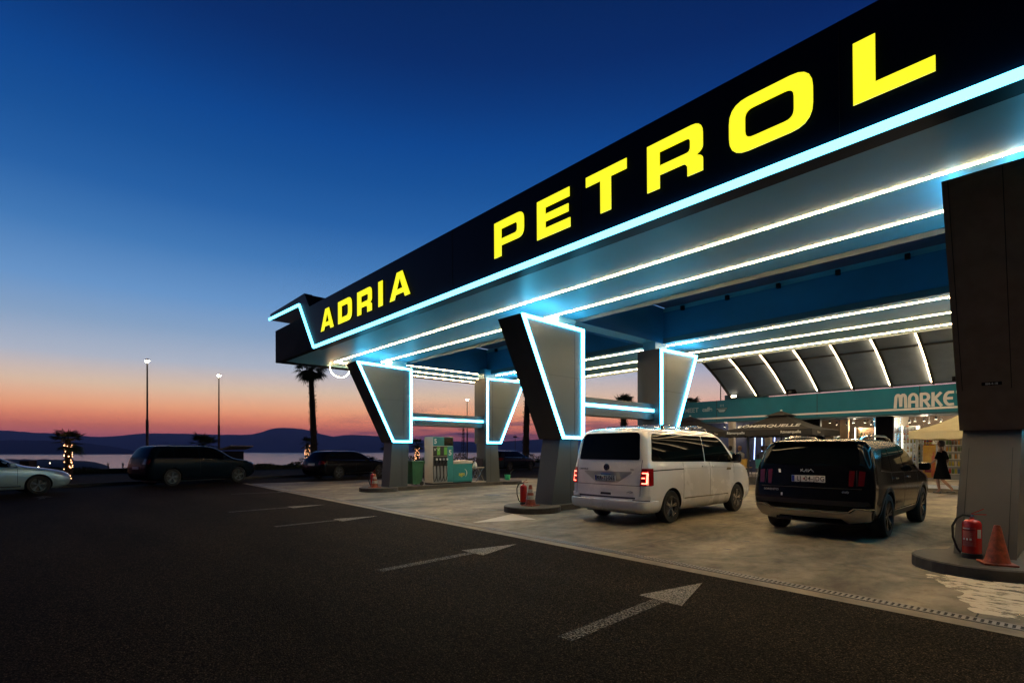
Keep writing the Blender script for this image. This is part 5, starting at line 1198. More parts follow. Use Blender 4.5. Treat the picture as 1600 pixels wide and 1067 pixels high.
# ---------- black suv
BK = mat('suv_black', (.003, .003, .004), .12, coat=0, spec=.13)
suv = empty('black_suv', (-3.17, 12.20, .008), 'glossy black sport utility car with silver rear bumper trim facing the market', 'car', rz=R(90))
K = [(.26, -2.14, 2.05, .80, .16, .34), (.34, -2.27, 2.25, .88, .17, .40), (.50, -2.38, 2.38, .93, .16, .42), (.64, -2.40, 2.41, .945, .15, .44), (.80, -2.375, 2.40, .95, .15, .46), (.92, -2.355, 2.34, .948, .15, .46), (1.00, -2.34, 2.10, .94, .16, .44),
     (1.08, -2.33, 1.62, .932, .16, .40), (1.16, -2.315, 1.28, .922, .15, .34), (1.26, -2.28, 1.02, .90, .14, .30), (1.42, -2.20, .72, .862, .13, .28), (1.55, -2.13, .42, .815, .13, .26), (1.63, -2.06, .15, .755, .14, .26), (1.675, -1.92, -.15, .64, .18, .25), (1.695, -1.5, -.5, .40, .2, .2), (1.70, -1.2, -.8, .15, .08, .08)]
wh = [(-1.40, .81), (-1.40, -.81), (1.415, .81), (1.415, -.81)]
sb, bs = finish_body(body_mesh(K, bow=.07, taper=.03), 'body', BK, suv, [(x, y*1.02) for x, y in wh], .415)
for x, y in wh: wheel(suv, x, y*1.02, .372, .265, .235, 6, mat('dark_alloy', (.10, .10, .11), .25, metal=.9), split=True)
P = lambda poly, ax, sg, m_, nm, par=suv, **k: patch(bs, poly, ax, sg, m_, nm, par, **k)
P(roundpoly([(-.74, 1.245), (.74, 1.245), (.67, 1.59), (-.67, 1.59)], [.06, .06, .10, .10]), 'x', -1, GLS, 'rear_window', off=.006)
MB().rbox(-2.25, -1.90, -.66, .66, 1.618, 1.65, .012).build('roof_spoiler', BK, suv)
for s in (1, -1):
    P(roundpoly([(-1.78, 1.18), (-1.22, 1.13), (-1.20, 1.50), (-1.45, 1.50)], [.04, .02, .02, .06]), 'y', s, GLS, 'side_window', off=.005)
    P(roundpoly([(-1.16, 1.13), (-.28, 1.12), (-.30, 1.56), (-1.14, 1.51)], [.02, .02, .02, .03]), 'y', s, GLS, 'side_window', off=.005)
    P(roundpoly([(-.22, 1.12), (.98, 1.10), (.62, 1.36), (.28, 1.55), (-.24, 1.57)], [.02, .02, .05, .06, .02]), 'y', s, GLS, 'side_window', off=.005)
    P(polyline([(-1.85, 1.15), (-1.2, 1.105), (.2, 1.095), (1.05, 1.08)], .018), 'y', s, CHR, 'window_trim', off=.006)
    for x, z0, z1 in ((-1.18, .95, 1.10), (-.25, .42, 1.10), (.88, .50, 1.08)): P([(x-.005, z0), (x+.005, z0), (x+.005, z1), (x-.005, z1)], 'y', s, SEAM, 'door_gap', off=.001, skirt=.002)
    for x in (-1.02, -.08): MB().rbox(x-.0, x+.20, s*.95-.02, s*.95+.02, .985, 1.015, .008).build('door_handle', CHR, suv)
    MB().rbox(.72, .90, *sorted((s*.98, s*1.16)), 1.10, 1.25, .04).build('mirror', BK, suv)
    P(roundpoly([(-1.0, .30), (1.0, .30), (1.0, .42), (-1.0, .42)], .03), 'y', s, PDK, 'sill_cladding', off=.008); P(polyline([(-.92, .43), (.95, .43)], .016), 'y', s, CHR, 'sill_trim', off=.010)
    for wx in (-1.40, 1.415):
        a = []
        for i in range(19):
            t = PI*i/18; a.append((wx+.45*math.cos(t), .37+.45*math.sin(t)))
        P(polyline(a, .05), 'y', s, PDK, 'arch_trim', off=.010, step=.2)
    lm = P(roundpoly([(s*.60, .90), (s*.665, .90), (s*.68, 1.15), (s*.60, 1.16)], .012), 'x', -1, REDD, 'tail_lamp', off=.008)
    lm2 = P(roundpoly([(s*.73, .91), (s*.81, .91), (s*.82, 1.14), (s*.735, 1.15)], .012), 'x', -1, REDD, 'tail_lamp', off=.008)
    P(polyline([(s*.70, 1.16), (s*.715, .90)], .010), 'x', -1, SEAM, 'tailgate_gap', off=.001, skirt=.002)
    MB().tube([(-1.95, s*.60, 1.61), (-1.75, s*.615, 1.70), (-1.3, s*.62, 1.745), (-.2, s*.62, 1.75), (.25, s*.60, 1.69), (.42, s*.585, 1.60)], .020, 8).build('roof_rail', CHR, suv)
    MB().rbox(-2.34, -2.28, *sorted((s*.52, s*.80)), .50, .53, .006).build('bumper_reflector', REDD, suv)
P(polyline([(-.78, .86), (.78, .86)], .010), 'x', -1, SEAM, 'tailgate_gap', off=.001, skirt=.002)
P(roundpoly([(-.90, .52), (-.70, .52), (-.62, .60-.14), (.62, .46), (.70, .52), (.90, .52), (.86, .34), (.56, .28), (.48, .36), (-.48, .36), (-.56, .28), (-.86, .34)], .015), 'x', -1, mat('skid_silver', (.42, .40, .37), .3, metal=.7), 'skid_plate', off=.012)
P(polyline([(-.92, .545), (-.68, .545), (-.60, .485), (.60, .485), (.68, .545), (.92, .545)], .020), 'x', -1, CHR, 'chrome_strip', off=.022)
P(roundpoly([(-.9, .58), (.9, .58), (.88, .66), (-.88, .66)], .02), 'x', -1, PDK, 'bumper_cladding', off=.006)
MB().tube([(-2.30, .30, .30), (-2.30, .55, .30)], .03, 8).build('tow_cover', DMET, suv)
plate(suv, -2.408, 1.005, 'LJ', '04-JDG', pitch=R(-2))
LETS = mat('satin_silver', (.5, .5, .5), .35, metal=.2)
# maker's letters as on the tailgate
kb = MB(); W = .009
def stroke(pts):
    for a, c in zip(pts[:-1], pts[1:]): kb.bar((0, a[0], a[1]), (0, c[0], c[1]), .008, .012, (1, 0, 0))
stroke([(.115, -.022), (.115, .022)]); stroke([(.085, .026), (.112, -.004), (.070, -.024), (.040, .024)][:1]+[(.112, -.002)]); stroke([(.105, .002), (.062, -.024), (.030, .024), (.030, -.024)])
stroke([(.004, .024), (.004, -.024), (-.035, .024), (-.080, .024)][:2]); stroke([(.004, -.024), (-.042, .024), (-.085, -.024), (-.108, .024)][:3]); stroke([(-.055, -.002), (-.1, -.002)][:1]+[(-.062, -.004)])
kb.build('tailgate_letters', LETS, suv, (-2.408, 0, 1.145))
text('SORENTO', .045, LETS, suv, (-2.43, .60, .80), (R(90), 0, R(-90)), bold=.001, sx=1.2); text('4WD', .045, LETS, suv, (-2.43, -.56, .80), (R(90), 0, R(-90)), bold=.001)
P(roundpoly([(.45, 1.10), (.49, 1.10), (.50, 1.16), (.46, 1.16)], .01), 'x', -1, LETW, 'round_sticker', off=.003); P(roundpoly([(.40, .70), (.43, .70), (.43, .75), (.40, .75)], .01), 'x', -1, LETW, 'small_sticker', off=.003)
MB().rbox(-1.75, -1.60, -.03, .03, 1.67, 1.75, .015).build('roof_antenna', BK, suv); MB().tube([(-2.26, -.02, 1.26), (-2.275, .2, 1.27), (-2.26, .40, 1.29)], .010, 6).build('rear_wiper', PDK, suv)
P(roundpoly([(-.68, 1.14), (.68, 1.14), (.56, 1.55), (-.56, 1.55)], .08), 'x', 1, GLS, 'windscreen', off=.006)
MB().box(-2.0, 2.0, -.7, .7, .22, .28).build('underbody', PDK, suv)

# ---------- parked cars on the far kerb
DRIM = mat('dull_alloy', (.10, .11, .12), .4, metal=.7)
def gen_car(name, loc, rz, label, paint, kind, group='cars parked along the far kerb', rimm=DRIM, L=None):
    o = empty(name, loc, label, 'car', group, rz)
    if kind == 'sedan':
        K = [(.20, -2.0, 2.0, .78, .25, .35), (.30, -2.18, 2.2, .86, .25, .40), (.48, -2.25, 2.27, .90, .25, .42), (.64, -2.24, 2.22, .905, .25, .44), (.76, -2.22, 2.05, .90, .25, .42), (.84, -2.20, 1.75, .89, .25, .40), (.92, -2.12, 1.30, .875, .25, .38), (.97, -1.95, 1.02, .86, .25, .34),
             (1.10, -1.62, .72, .80, .22, .30), (1.25, -1.30, .42, .72, .22, .28), (1.36, -1.05, .12, .62, .22, .28), (1.42, -.80, -.10, .48, .2, .2), (1.445, -.5, -.3, .18, .08, .08)]
        rw = .325; wb = (-1.33, 1.38); wins = [[(-1.45, .98), (-.42, .96), (-.42, 1.34), (-.95, 1.31)], [(-.36, .96), (.86, .95), (.30, 1.30), (.05, 1.345), (-.36, 1.345)]]; rwn = [(-.62, 1.02), (.62, 1.02), (.5, 1.30), (-.5, 1.30)]; zt = 1.40; zr = (.66, .80)
    elif kind == 'wagon':
        K = [(.20, -2.1, 2.05, .78, .22, .35), (.30, -2.28, 2.25, .86, .22, .40), (.48, -2.34, 2.32, .90, .22, .42), (.66, -2.34, 2.28, .91, .22, .44), (.80, -2.32, 2.10, .905, .22, .42), (.88, -2.30, 1.78, .89, .22, .40), (.94, -2.28, 1.35, .875, .22, .36), (1.0, -2.24, 1.02, .86, .22, .32),
             (1.15, -2.10, .72, .79, .2, .30), (1.30, -1.95, .42, .72, .2, .28), (1.40, -1.85, .15, .64, .2, .26), (1.455, -1.65, -.15, .50, .2, .2), (1.475, -1.2, -.5, .2, .1, .1)]
        rw = .335; wb = (-1.36, 1.45); wins = [[(-1.95, 1.04), (-1.30, 1.0), (-1.28, 1.34), (-1.70, 1.33)], [(-1.24, 1.0), (-.30, .985), (-.30, 1.385), (-1.22, 1.36)], [(-.24, .985), (.86, .97), (.30, 1.33), (.05, 1.385), (-.24, 1.39)]]; rwn = [(-.64, 1.06), (.64, 1.06), (.55, 1.36), (-.55, 1.36)]; zt = 1.46; zr = (.78, .96)
    else:
        K = [(.24, -2.2, 2.15, .82, .24, .35), (.34, -2.38, 2.34, .90, .24, .40), (.52, -2.46, 2.46, .95, .24, .42), (.74, -2.46, 2.46, .965, .24, .44), (.90, -2.44, 2.40, .96, .24, .44), (1.0, -2.42, 2.15, .95, .24, .42), (1.07, -2.40, 1.70, .935, .24, .38), (1.14, -2.38, 1.34, .92, .24, .34),
             (1.30, -2.30, 1.05, .86, .22, .30), (1.48, -2.20, .76, .79, .2, .28), (1.60, -2.10, .50, .72, .2, .26), (1.67, -1.95, .20, .60, .2, .22), (1.70, -1.5, -.3, .25, .1, .1)]
        rw = .37; wb = (-1.50, 1.50); wins = [[(-2.12, 1.20), (-1.45, 1.16), (-1.43, 1.52), (-1.90, 1.51)], [(-1.39, 1.16), (-.35, 1.14), (-.35, 1.57), (-1.37, 1.54)], [(-.29, 1.14), (1.12, 1.12), (.55, 1.50), (.30, 1.57), (-.29, 1.58)]]; rwn = [(-.72, 1.22), (.72, 1.22), (.62, 1.54), (-.62, 1.54)]; zt = 1.68; zr = (.92, 1.14)
    wd = K[4][3]
    wh = [(x, s*(wd-.13)) for x in wb for s in (1, -1)]
    bd_, bvh = finish_body(body_mesh(K, bow=.07, taper=.04), 'body', paint, o, [(x, y*1.02) for x, y in wh], rw+.045)
    for x, y in wh: wheel(o, x, y, rw, rw*.70, .21, 5, rimm)
    P = lambda poly, ax, sg, m_, nm, par=o, **k: patch(bvh, poly, ax, sg, m_, nm, par, **k)
    P(roundpoly(rwn, .06), 'x', -1, GLS, 'rear_window', off=.005); P(roundpoly([(-.66, K[7][0]+.08), (.66, K[7][0]+.08), (.52, zt-.09), (-.52, zt-.09)], .07), 'x', 1, GLS, 'windscreen', off=.005)
    hl = mat('headlamp', (.35, .37, .40), .1, coat=1)
    for s in (1, -1):
        for wv in wins: P(roundpoly(wv, .035), 'y', s, GLS, 'side_window', off=.005, step=.12)
        P(polyline([(wins[0][0][0], wins[0][0][1]-.02), (wins[-1][1][0], wins[-1][1][1]-.02)], .016), 'y', s, CHR, 'window_trim', off=.006, step=.2)
        for x in (wins[-2][1][0]+.03, wins[-1][1][0]-.02): P([(x-.005, .36), (x+.005, .36), (x+.005, wins[0][0][1]-.04), (x-.005, wins[0][0][1]-.04)], 'y', s, SEAM, 'door_gap', off=.001, skirt=.002)
        for x in (wins[-2][1][0]-.28, wins[-1][0][0]+.0): MB().rbox(x, x+.18, s*wd-.022, s*wd+.012, K[5][0]-.05, K[5][0]-.02, .006).build('door_handle', paint, o)
        MB().rbox(.62, .78, *sorted((s*(wd+.01), s*(wd+.18))), K[7][0]-.02, K[7][0]+.12, .03).build('mirror', paint, o)
        P(roundpoly([(s*.50, zr[0]), (s*.87, zr[0]), (s*.87, zr[1]), (s*.55, zr[1])], .03), 'x', -1, REDD, 'tail_lamp', off=.006)
        P(roundpoly([(s*.42, zr[0]-.12), (s*.80, zr[0]-.08), (s*.82, zr[0]+.06), (s*.5, zr[0]+.0)], .02), 'x', 1, hl, 'headlamp', off=.006)
        fx = 2.18 if kind != 'suv' else 2.36
        P(roundpoly([(fx-.42, zr[0]+.05), (fx-.02, zr[0]-.09), (fx, zr[0]-.02), (fx-.22, zr[0]+.10)], .02), 'y', s, hl, 'headlamp_side', off=.005)
        P(polyline([(wb[0]+.45, .30), (wb[1]-.45, .30)], .03), 'y', s, PDK if kind != 'sedan' else CHR, 'sill_trim', off=.005)
        if kind != 'sedan': MB().tube([(-1.7, s*.60, zt-.05), (-1.5, s*.61, zt+.02), (-.1, s*.60, zt+.02), (.1, s*.58, zt-.04)], .014, 6).build('roof_rail', CHR, o)
    P(roundpoly([(-.62, .34), (.62, .34), (.55, .60), (-.55, .60)], .05), 'x', 1, PDK, 'grille', off=.004); P(roundpoly([(-.26, .72), (.26, .72), (.26, .83), (-.26, .83)], .01), 'x', -1, LETW, 'blank_plate', off=.006)
    MB().box(-2, 2, -.66, .66, .17, .24).build('underbody', PDK, o)
    return o
SIL = mat('paint_silver_blue', (.34, .50, .58), .3, metal=.35, coat=.6); DK1 = mat('paint_dark_teal', (.003, .008, .014), .25, coat=0, spec=.05); DK2 = mat('paint_black', (.004, .004, .005), .2, coat=0, spec=.15); DK3 = mat('paint_night_blue', (.006, .010, .022), .2, coat=0, spec=.15)
def along(wr, wf, wbx, off_side):
    d = (Vector(wf)-Vector(wr)); a = math.atan2(d.y, d.x); u = d.normalized(); n = Vector((-u.y, u.x))
    c = Vector(wr)-u*wbx[0]+n*off_side   # contact points are on the right side (nearest us); the body lies to the left
    return (c.x, c.y, 0), a
loc, a = along((-23.35, -2.5), (-23.95, .18), (-1.33, 1.38), .80); gen_car('parked_car', loc, a, 'pale blue silver hatch cut by the left edge', SIL, 'sedan')
loc, a = along((-25.65, 4.2), (-26.5, 7.1), (-1.50, 1.50), .83); gen_car('parked_car', loc, a, 'dark teal tall estate with long roof, parked beyond the silver one', DK1, 'suv').scale = (.95, 1, 1)
loc, a = along((-25.9, 11.6), (-26.65, 14.3), (-1.36, 1.45), .78); gen_car('parked_car', loc, a, 'black estate under the tall palm tree', DK2, 'wagon')
loc, a = along((-27.4, 24.8), (-28.1, 27.7), (-1.50, 1.50), .83); gen_car('parked_car', loc, a, 'dark blue car seen between the two front pillars', DK3, 'wagon')
# ------------------------------------------------------------------ far landscape
FW = Vector((-.737, .676, 0)); RT = Vector((.676, .737, 0))
def at(px, D, z): v = (FW+RT*((px-800)/817))*D; return (v.x, v.y, z)
SEAM_Z = -30
def flat(name, pts, m_):
    me = bpy.data.meshes.new(name); me.from_pydata(pts, [], [tuple(range(len(pts)))]); me.materials.append(m_); o = bpy.data.objects.new(name, me); col.objects.link(o); o['kind'] = 'structure'
    if me.polygons[0].normal.z < 0: me.flip_normals()
    return o
SEA = mat('sea_water', (.02, .03, .05), .22, spec=.6, bump=.35, bscale=.02)
flat('sea', [(-30000, -30000, SEAM_Z), (30000, -30000, SEAM_Z), (30000, 30000, SEAM_Z), (-30000, 30000, SEAM_Z)], SEA)
SLOPE = mat('hillside', (.012, .013, .010), .95, noise=.5, nscale=.2, spec=.03)
b = MB(); N_ = 24
for (pts) in [[(-46, -60), (-46, 90), (60, 90), (60, -60)]]:
    for i in range(4):
        p = pts[i]; q = pts[(i+1) % 4]
        s = 2.2
        b.add([(p[0], p[1], 0), (q[0], q[1], 0), (q[0]*s+(-60 if q[0] < 0 else 60), q[1]*s, SEAM_Z-1), (p[0]*s+(-60 if p[0] < 0 else 60), p[1]*s, SEAM_Z-1)], [(0, 1, 2, 3)])
tag(b.build('terrain', SLOPE), kind='structure')
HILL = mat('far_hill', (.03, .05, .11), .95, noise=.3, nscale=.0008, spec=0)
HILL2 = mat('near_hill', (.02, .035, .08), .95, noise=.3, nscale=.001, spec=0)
def ridge(name, prof, D, depth, m_, z0=SEAM_Z-2, rough=1.0):
    rnd = random.Random(5); xs_ = []; x = prof[0][0]
    while x <= prof[-1][0]: xs_.append(x); x += 7
    vs = []; cols = 6
    for x in xs_:
        y = pch([p[0] for p in prof], [p[1] for p in prof], x)+rnd.uniform(-.35, .35)*rough
        h = 1.5+(703-y)*D/817
        for c in range(cols+1):
            t = c/cols; dd = D-depth*(1-t); zz = z0+(h*dd/D-z0)*math.sin(t*PI/2)**.9*(1 if c == cols else (.95+rnd.uniform(-.05, .05)))
            vs.append(at(x, dd, zz if c else z0))
        vs.append(at(x, D+depth*.8, z0))
    n = cols+2; fs = [(i*n+c, (i+1)*n+c, (i+1)*n+c+1, i*n+c+1) for i in range(len(xs_)-1) for c in range(n-1)]
    o = MB().add(vs, fs, True).build(name, m_, sharp=0); o['kind'] = 'structure'; return o
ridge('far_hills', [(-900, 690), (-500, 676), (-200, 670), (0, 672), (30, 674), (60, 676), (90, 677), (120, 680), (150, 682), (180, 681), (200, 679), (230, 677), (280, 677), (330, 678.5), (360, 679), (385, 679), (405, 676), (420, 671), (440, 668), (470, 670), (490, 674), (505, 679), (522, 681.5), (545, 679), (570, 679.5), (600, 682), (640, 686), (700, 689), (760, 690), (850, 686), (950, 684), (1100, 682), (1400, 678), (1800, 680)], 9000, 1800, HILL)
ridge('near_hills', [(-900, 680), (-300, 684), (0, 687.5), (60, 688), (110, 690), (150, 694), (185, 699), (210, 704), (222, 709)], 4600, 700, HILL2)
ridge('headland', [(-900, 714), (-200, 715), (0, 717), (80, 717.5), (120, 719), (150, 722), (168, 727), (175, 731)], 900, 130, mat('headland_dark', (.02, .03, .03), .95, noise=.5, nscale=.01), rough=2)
PT_L = emi('shore_light', (1, .75, .45), 8)
for i, (px, z) in enumerate(((78, -18), (112, -20), (60, -24))):
    o = MB().lathe([(.001, -.8), (.7, -.4), (.7, .4), (.001, .8)], n=8).build('shore_lamp', PT_L, None, at(px, 790, z)); tag(o, ['lit shore lamp on the dark headland above the silver car bonnet', 'lit shore lamp on the headland right of the lit palm', 'lowest shore lamp on the headland'][i], 'lamp', 'lamps on the headland')
# low wall and hedge along the far side of the verge
def foliage_mb(pts_fn, n, size, rnd):
    b = MB()
    for i in range(n):
        p = Vector(pts_fn(rnd)); d = Vector((rnd.uniform(-1, 1), rnd.uniform(-1, 1), rnd.uniform(-1, 1))).normalized(); e = d.cross(Vector((rnd.uniform(-1, 1), rnd.uniform(-1, 1), rnd.uniform(-1, 1)))).normalized(); s = size*rnd.uniform(.6, 1.3)
        b.add([p-d*s, p+e*s*.45, p+d*s, p-e*s*.45], [(0, 1, 2, 3)])
    return b
hl_ = [(-38, -30), (-38.8, -5), (-39.5, 5), (-40, 15), (-41, 30), (-42, 50)]
rnd = random.Random(3)
for i, (p, q) in enumerate(zip(hl_[:-1], hl_[1:])):
    hmax = [.55, .50, .62, .95, 1.2][i]
    def fn(r, p=p, q=q, hmax=hmax):
        t = r.random(); x = p[0]+(q[0]-p[0])*t+r.uniform(-.6, .6); y = p[1]+(q[1]-p[1])*t
        return (x, y, hmax*(.75+.18*math.sin(y*1.3)+.12*math.sin(y*3.1))*math.sqrt(r.random())+.05)
    o = foliage_mb(fn, 2600, .10, rnd)
    o.bar((p[0], p[1], .2), (q[0], q[1], .2), .9, .4)
    h = o.build('hedge', HEDGE, fixn=False); tag(h, ['clipped dark hedge far left behind the silver car', 'dark hedge behind the lit palm', 'dark hedge behind the teal estate', 'dark hedge behind the black estate', 'dark taller hedge seen under the canopy'][i], 'hedge', 'hedges along the sea front')
# palms
def palm(loc, h, r, crown, label, n=34, lean=(0, 0), lit=False, droop=1.0, skirt=True):
    rnd = random.Random(int(loc[0]*13+loc[1]*7)); o = empty('palm_tree', loc, label, 'palm', 'palm trees along the sea front')
    pts = []; rr = []
    K_ = 22
    for i in range(K_):
        t = i/(K_-1); pts.append((lean[0]*t**1.5, lean[1]*t**1.5, h*t)); rr.append(r*(1.25-.35*t)*(1+.10*rnd.uniform(-1, 1)))
    tb = MB().tube(pts, rr, 10)
    for i in range(int(h*26)):                       # ragged leaf bases
        t = rnd.random(); a = rnd.uniform(0, 2*PI); z = h*t; cx_, cy = lean[0]*t**1.5, lean[1]*t**1.5; q = r*1.05
        p = (cx_+q*math.cos(a), cy+q*math.sin(a), z); e = (cx_+q*1.5*math.cos(a), cy+q*1.5*math.sin(a), z+.12*rnd.uniform(.4, 1.3)); tb.bar(p, e, .05, .02)
    tb.build('trunk', BARK, o)
    top = Vector((lean[0], lean[1], h)); cb = MB()
    for i in range(n):
        a = 2*PI*i/n*2.39; el = rnd.uniform(-.75, 1.25); L = crown*rnd.uniform(.75, 1.05)
        st = L*.5; d = Vector((math.cos(a)*math.cos(el), math.sin(a)*math.cos(el), math.sin(el))); hub = top+d*st; cb.tube([top, top.lerp(hub, .5)+Vector((0, 0, .03)), hub], .014, 4)
        side = d.cross(Vector((0, 0, 1))); side = side.normalized() if side.length > .05 else Vector((1, 0, 0)); up = side.cross(d)
        for k in range(13):                          # fan of leaflets
            b_ = -1.35+2.7*k/12; ld = (d*math.cos(b_)+side*math.sin(b_)).normalized(); ll = L*.55*(.75+.25*math.cos(b_))*rnd.uniform(.85, 1.1)
            m1 = hub+ld*ll*.55+Vector((0, 0, -.05*droop)); e = hub+ld*ll+Vector((0, 0, -ll*.42*droop*rnd.uniform(.5, 1.2))); wv = up.cross(ld).normalized()*.028*crown
            cb.add([hub, m1+wv, e, m1-wv], [(0, 1, 2, 3)])
    cb.build('crown', FROND, o, fixn=False)
    if skirt:
        sb_ = MB()
        for i in range(46):
            a = rnd.uniform(0, 2*PI); z0 = rnd.uniform(-.9, -.05)*crown*.8; p = top+Vector((math.cos(a)*r, math.sin(a)*r, z0)); e = p+Vector((math.cos(a)*rnd.uniform(.1, .45)*crown, math.sin(a)*rnd.uniform(.1, .45)*crown, -rnd.uniform(.15, .5)*crown)); wv = Vector((-math.sin(a), math.cos(a), 0))*.03
            sb_.add([p-wv, p+wv, e], [(0, 1, 2)])
        sb_.build('dry_fronds', mat('dry_frond', (.09, .06, .03), .8), o, fixn=False)
    if lit:
        lb = MB()
        for i in range(60):
            z = h*(.05+.9*rnd.random()); a = rnd.uniform(0, 2*PI); q = r*1.25; t = z/h
            s = .020; c = Vector((lean[0]*t**1.5+q*math.cos(a), lean[1]*t**1.5+q*math.sin(a), z)); lb.add([c+Vector(v)*s for v in ((1, 0, 0), (0, 1, 0), (-1, 0, 0), (0, -1, 0), (0, 0, 1), (0, 0, -1))], [(0, 1, 4), (1, 2, 4), (2, 3, 4), (3, 0, 4), (1, 0, 5), (2, 1, 5), (3, 2, 5), (0, 3, 5)])
        fl = lb.build('fairy_lights', emi('fairy', (1, .45, .20), 9), o); fl['kind'] = 'stuff'
    return o
palm((-39.7, 15.9, 0), 7.7, .21, 1.5, 'tall thin palm rising from behind the black estate to the canopy corner', 74, (-.15, -.25))
palm((-31.0, 1.2, .1), 1.75, .12, .85, 'short palm wrapped in warm fairy lights beyond the silver car', 34, (-.25, .0), True, .8, False)
palm((-45.1, 17.45, 0), 2.0, .17, .85, 'short lit palm just left of the tall one', 22, (0, 0), True, .8, False)
palm((-38.7, 24.4, 0), 1.9, .17, .8, 'short lit palm beside the farthest pillar and the pump', 22, (0, 0), True, .8, False)
palm((-35.5, 7.5, 0), 1.75, .25, 1.05, 'bushy low palm showing above the teal estate roof', 34, (0, 0), False, .6, False)
palm((-33.0, 31.9, 0), 7.6, .24, 1.6, 'tall palm seen in the gap beside the middle pillar', 36, (.1, .2))
palm((-24.4, 34.3, 0), 5.0, .24, 1.25, 'palm seen above the white van roof bars', 34, (0, 0))
palm((-22.2, 40.5, 0), 5.0, .24, 1.5, 'palm crown just above the teal sign end', 34, (0, 0))
palm((-40.4, 22.5, 0), 1.9, .16, .8, 'small palm left of the farthest pillar foot', 22, (0, 0), False, .8, False)
# street lamps
LB = emi('street_bulb', (1, .85, .60), 90); POLE = mat('lamp_pole', (.12, .10, .09), .5, metal=.4)
def lamp(loc, h, label, lit=True, arms=1, r=.085):
    o = empty('street_lamp', loc, label, 'street lamp', 'street lamps along the sea front')
    MB().tube([(0, 0, 0), (0, 0, h*.45)], r, 10).build('lower_pole', POLE, o); MB().tube([(0, 0, h*.45), (0, 0, h)], [r*.7, r*.5], 10).build('upper_pole', POLE, o)
    hd = MB().lathe([(.001, .10), (.16, .06), (.20, 0), (.16, -.05), (.05, -.08)], n=14).build('lamp_head', POLE, o, (0, 0, h+.12))
    if lit: MB().lathe([(.17, -.055), (.15, -.16), (.06, -.22), (.001, -.23)], n=14).build('bulb', LB, hd)
    return o
def gl(px, D): x, y, _ = at(px, D, 0); return (x, y, 0)
lamp(gl(230, 45), 9.15, 'nearer tall lit street lamp above the teal estate roof', r=.11)
lamp(gl(342, 50), 8.6, 'second lit street lamp right of the nearer one', r=.10)
lamp(gl(730, 75), 8.7, 'lit street lamp seen under the canopy above the pump', r=.10)
lamp(gl(1126, 60), 12.6, 'unlit slender lamp post behind the teal sign end', False, r=.09)
lamp(gl(805, 48), 2.6, 'short thin post behind the dark blue car', False, r=.04)
# lattice mast
ms = empty('lattice_mast', at(724, 150, -2), 'thin lattice mast on the shore seen above the fuel pump', 'mast')
b = MB(); H_ = 11.5
for i in range(12):
    z0, z1 = H_*i/12, H_*(i+1)/12; w0, w1 = 1.1*(1-i/12)+.12, 1.1*(1-(i+1)/12)+.12
    for s in ((1, 1), (1, -1), (-1, 1), (-1, -1)): b.bar((s[0]*w0/2, s[1]*w0/2, z0), (s[0]*w1/2, s[1]*w1/2, z1), .09)
    for s in (1, -1): b.bar((-w0/2, s*w0/2, z0), (w1/2, s*w1/2, z1), .05); b.bar((s*w0/2, -w0/2, z0), (s*w1/2, w1/2, z1), .05)
b.build('lattice', DMET, ms); MB().bar((-1.2, -1.2, 8.2), (1.2, 1.2, 8.2), .1).build('crossarm', DMET, ms); MB().bar((-1, -1, 9.4), (1, 1, 9.4), .1).build('crossarm', DMET, ms)
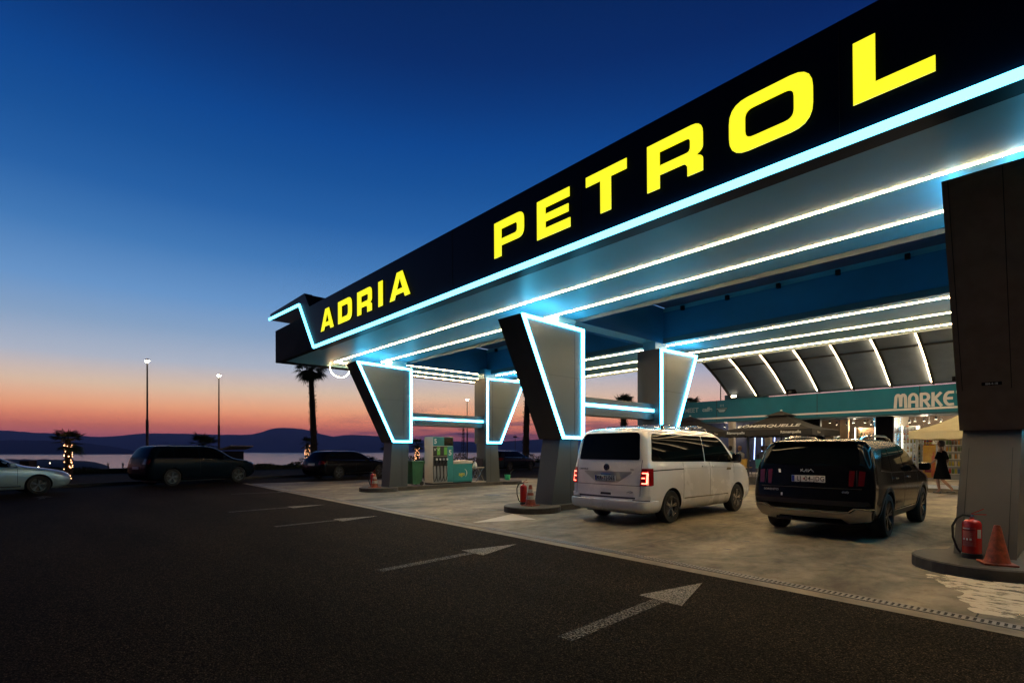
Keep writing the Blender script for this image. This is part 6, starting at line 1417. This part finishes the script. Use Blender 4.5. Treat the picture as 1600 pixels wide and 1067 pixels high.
# beach kiosk with raised flap, low pillar boxes
x, y, _ = at(330, 29, 0)
ks = empty('kiosk', (x, y, 0), 'dark flat kiosk with upturned roof edge behind the teal estate', 'kiosk', rz=R(47))
MB().rbox(-1.6, 1.3, -1, 1, 0, 1.45, .03).build('cabin', BLK, ks); MB().prism([(-1.9, 1.46), (1.3, 1.52), (1.75, 1.70), (1.75, 1.76), (1.25, 1.60), (-1.9, 1.53)], 1, -1.2, 1.2).build('roof', mat('kiosk_roof', (.20, .16, .13), .5), ks)
x, y, _ = at(44, 24, 0)
ub = empty('utility_box', (x, y, 0), 'dark utility cabinet standing behind the silver car bonnet', 'utility box', rz=R(47))
MB().rbox(-.22, -.01, -.2, .2, 0, 1.02, .02).build('cabinet', BARK, ub); MB().rbox(.01, .22, -.2, .2, 0, 1.02, .02).build('door', BARK, ub)
x, y, _ = at(64, 22, 0)
tag(MB().tube([(0, 0, 0), (0, 0, .60)], .045, 10).lathe([(.001, .70), (.06, .66), (.07, .60), (.001, .60)], n=12).build('bollard', KERB, None, (x, y, 0)), 'round topped bollard behind the silver car bonnet', 'bollard')
for i, px in enumerate((169, 192)):
    x, y, _ = at(px, 35, 0); rnd = random.Random(i); o = empty('yucca', (x, y, .1), ['small spiky yucca on the hedge line left of the teal estate', 'small spiky yucca nearest to the teal estate tail'][i], 'yucca', 'yuccas on the hedge line')
    MB().tube([(0, 0, 0), (.03, 0, .38)], .04, 7).build('stem', BARK, o)
    b = MB()
    for k in range(40):
        a = rnd.uniform(0, 6.28); el = rnd.uniform(-.3, 1.4); d = Vector((math.cos(a)*math.cos(el), math.sin(a)*math.cos(el), math.sin(el)))*rnd.uniform(.15, .26); s_ = d.cross(Vector((0, 0, 1))).normalized()*.018; c = Vector((.03, 0, .38)); b.add([c-s_, c+s_, c+d], [(0, 1, 2)])
    b.build('leaf_rosette', FROND, o, fixn=False)

# evening air: one closed box of even haze round the whole scene
hz = MB().box(-12000, 12000, -12000, 16000, SEAM_Z-3, 460).build('haze', bpy.data.materials.new('evening_haze')); hz['kind'] = 'stuff'
hm = hz.data.materials[0]; hm.use_nodes = True; ht = hm.node_tree; ht.nodes.clear()
ho = ht.nodes.new('ShaderNodeOutputMaterial'); hv = ht.nodes.new('ShaderNodeVolumePrincipled'); hv.inputs['Color'].default_value = (.45, .60, 1.0, 1); hv.inputs['Density'].default_value = 1.0e-4; hv.inputs['Anisotropy'].default_value = .2
ht.links.new(hv.outputs[0], ho.inputs['Volume'])
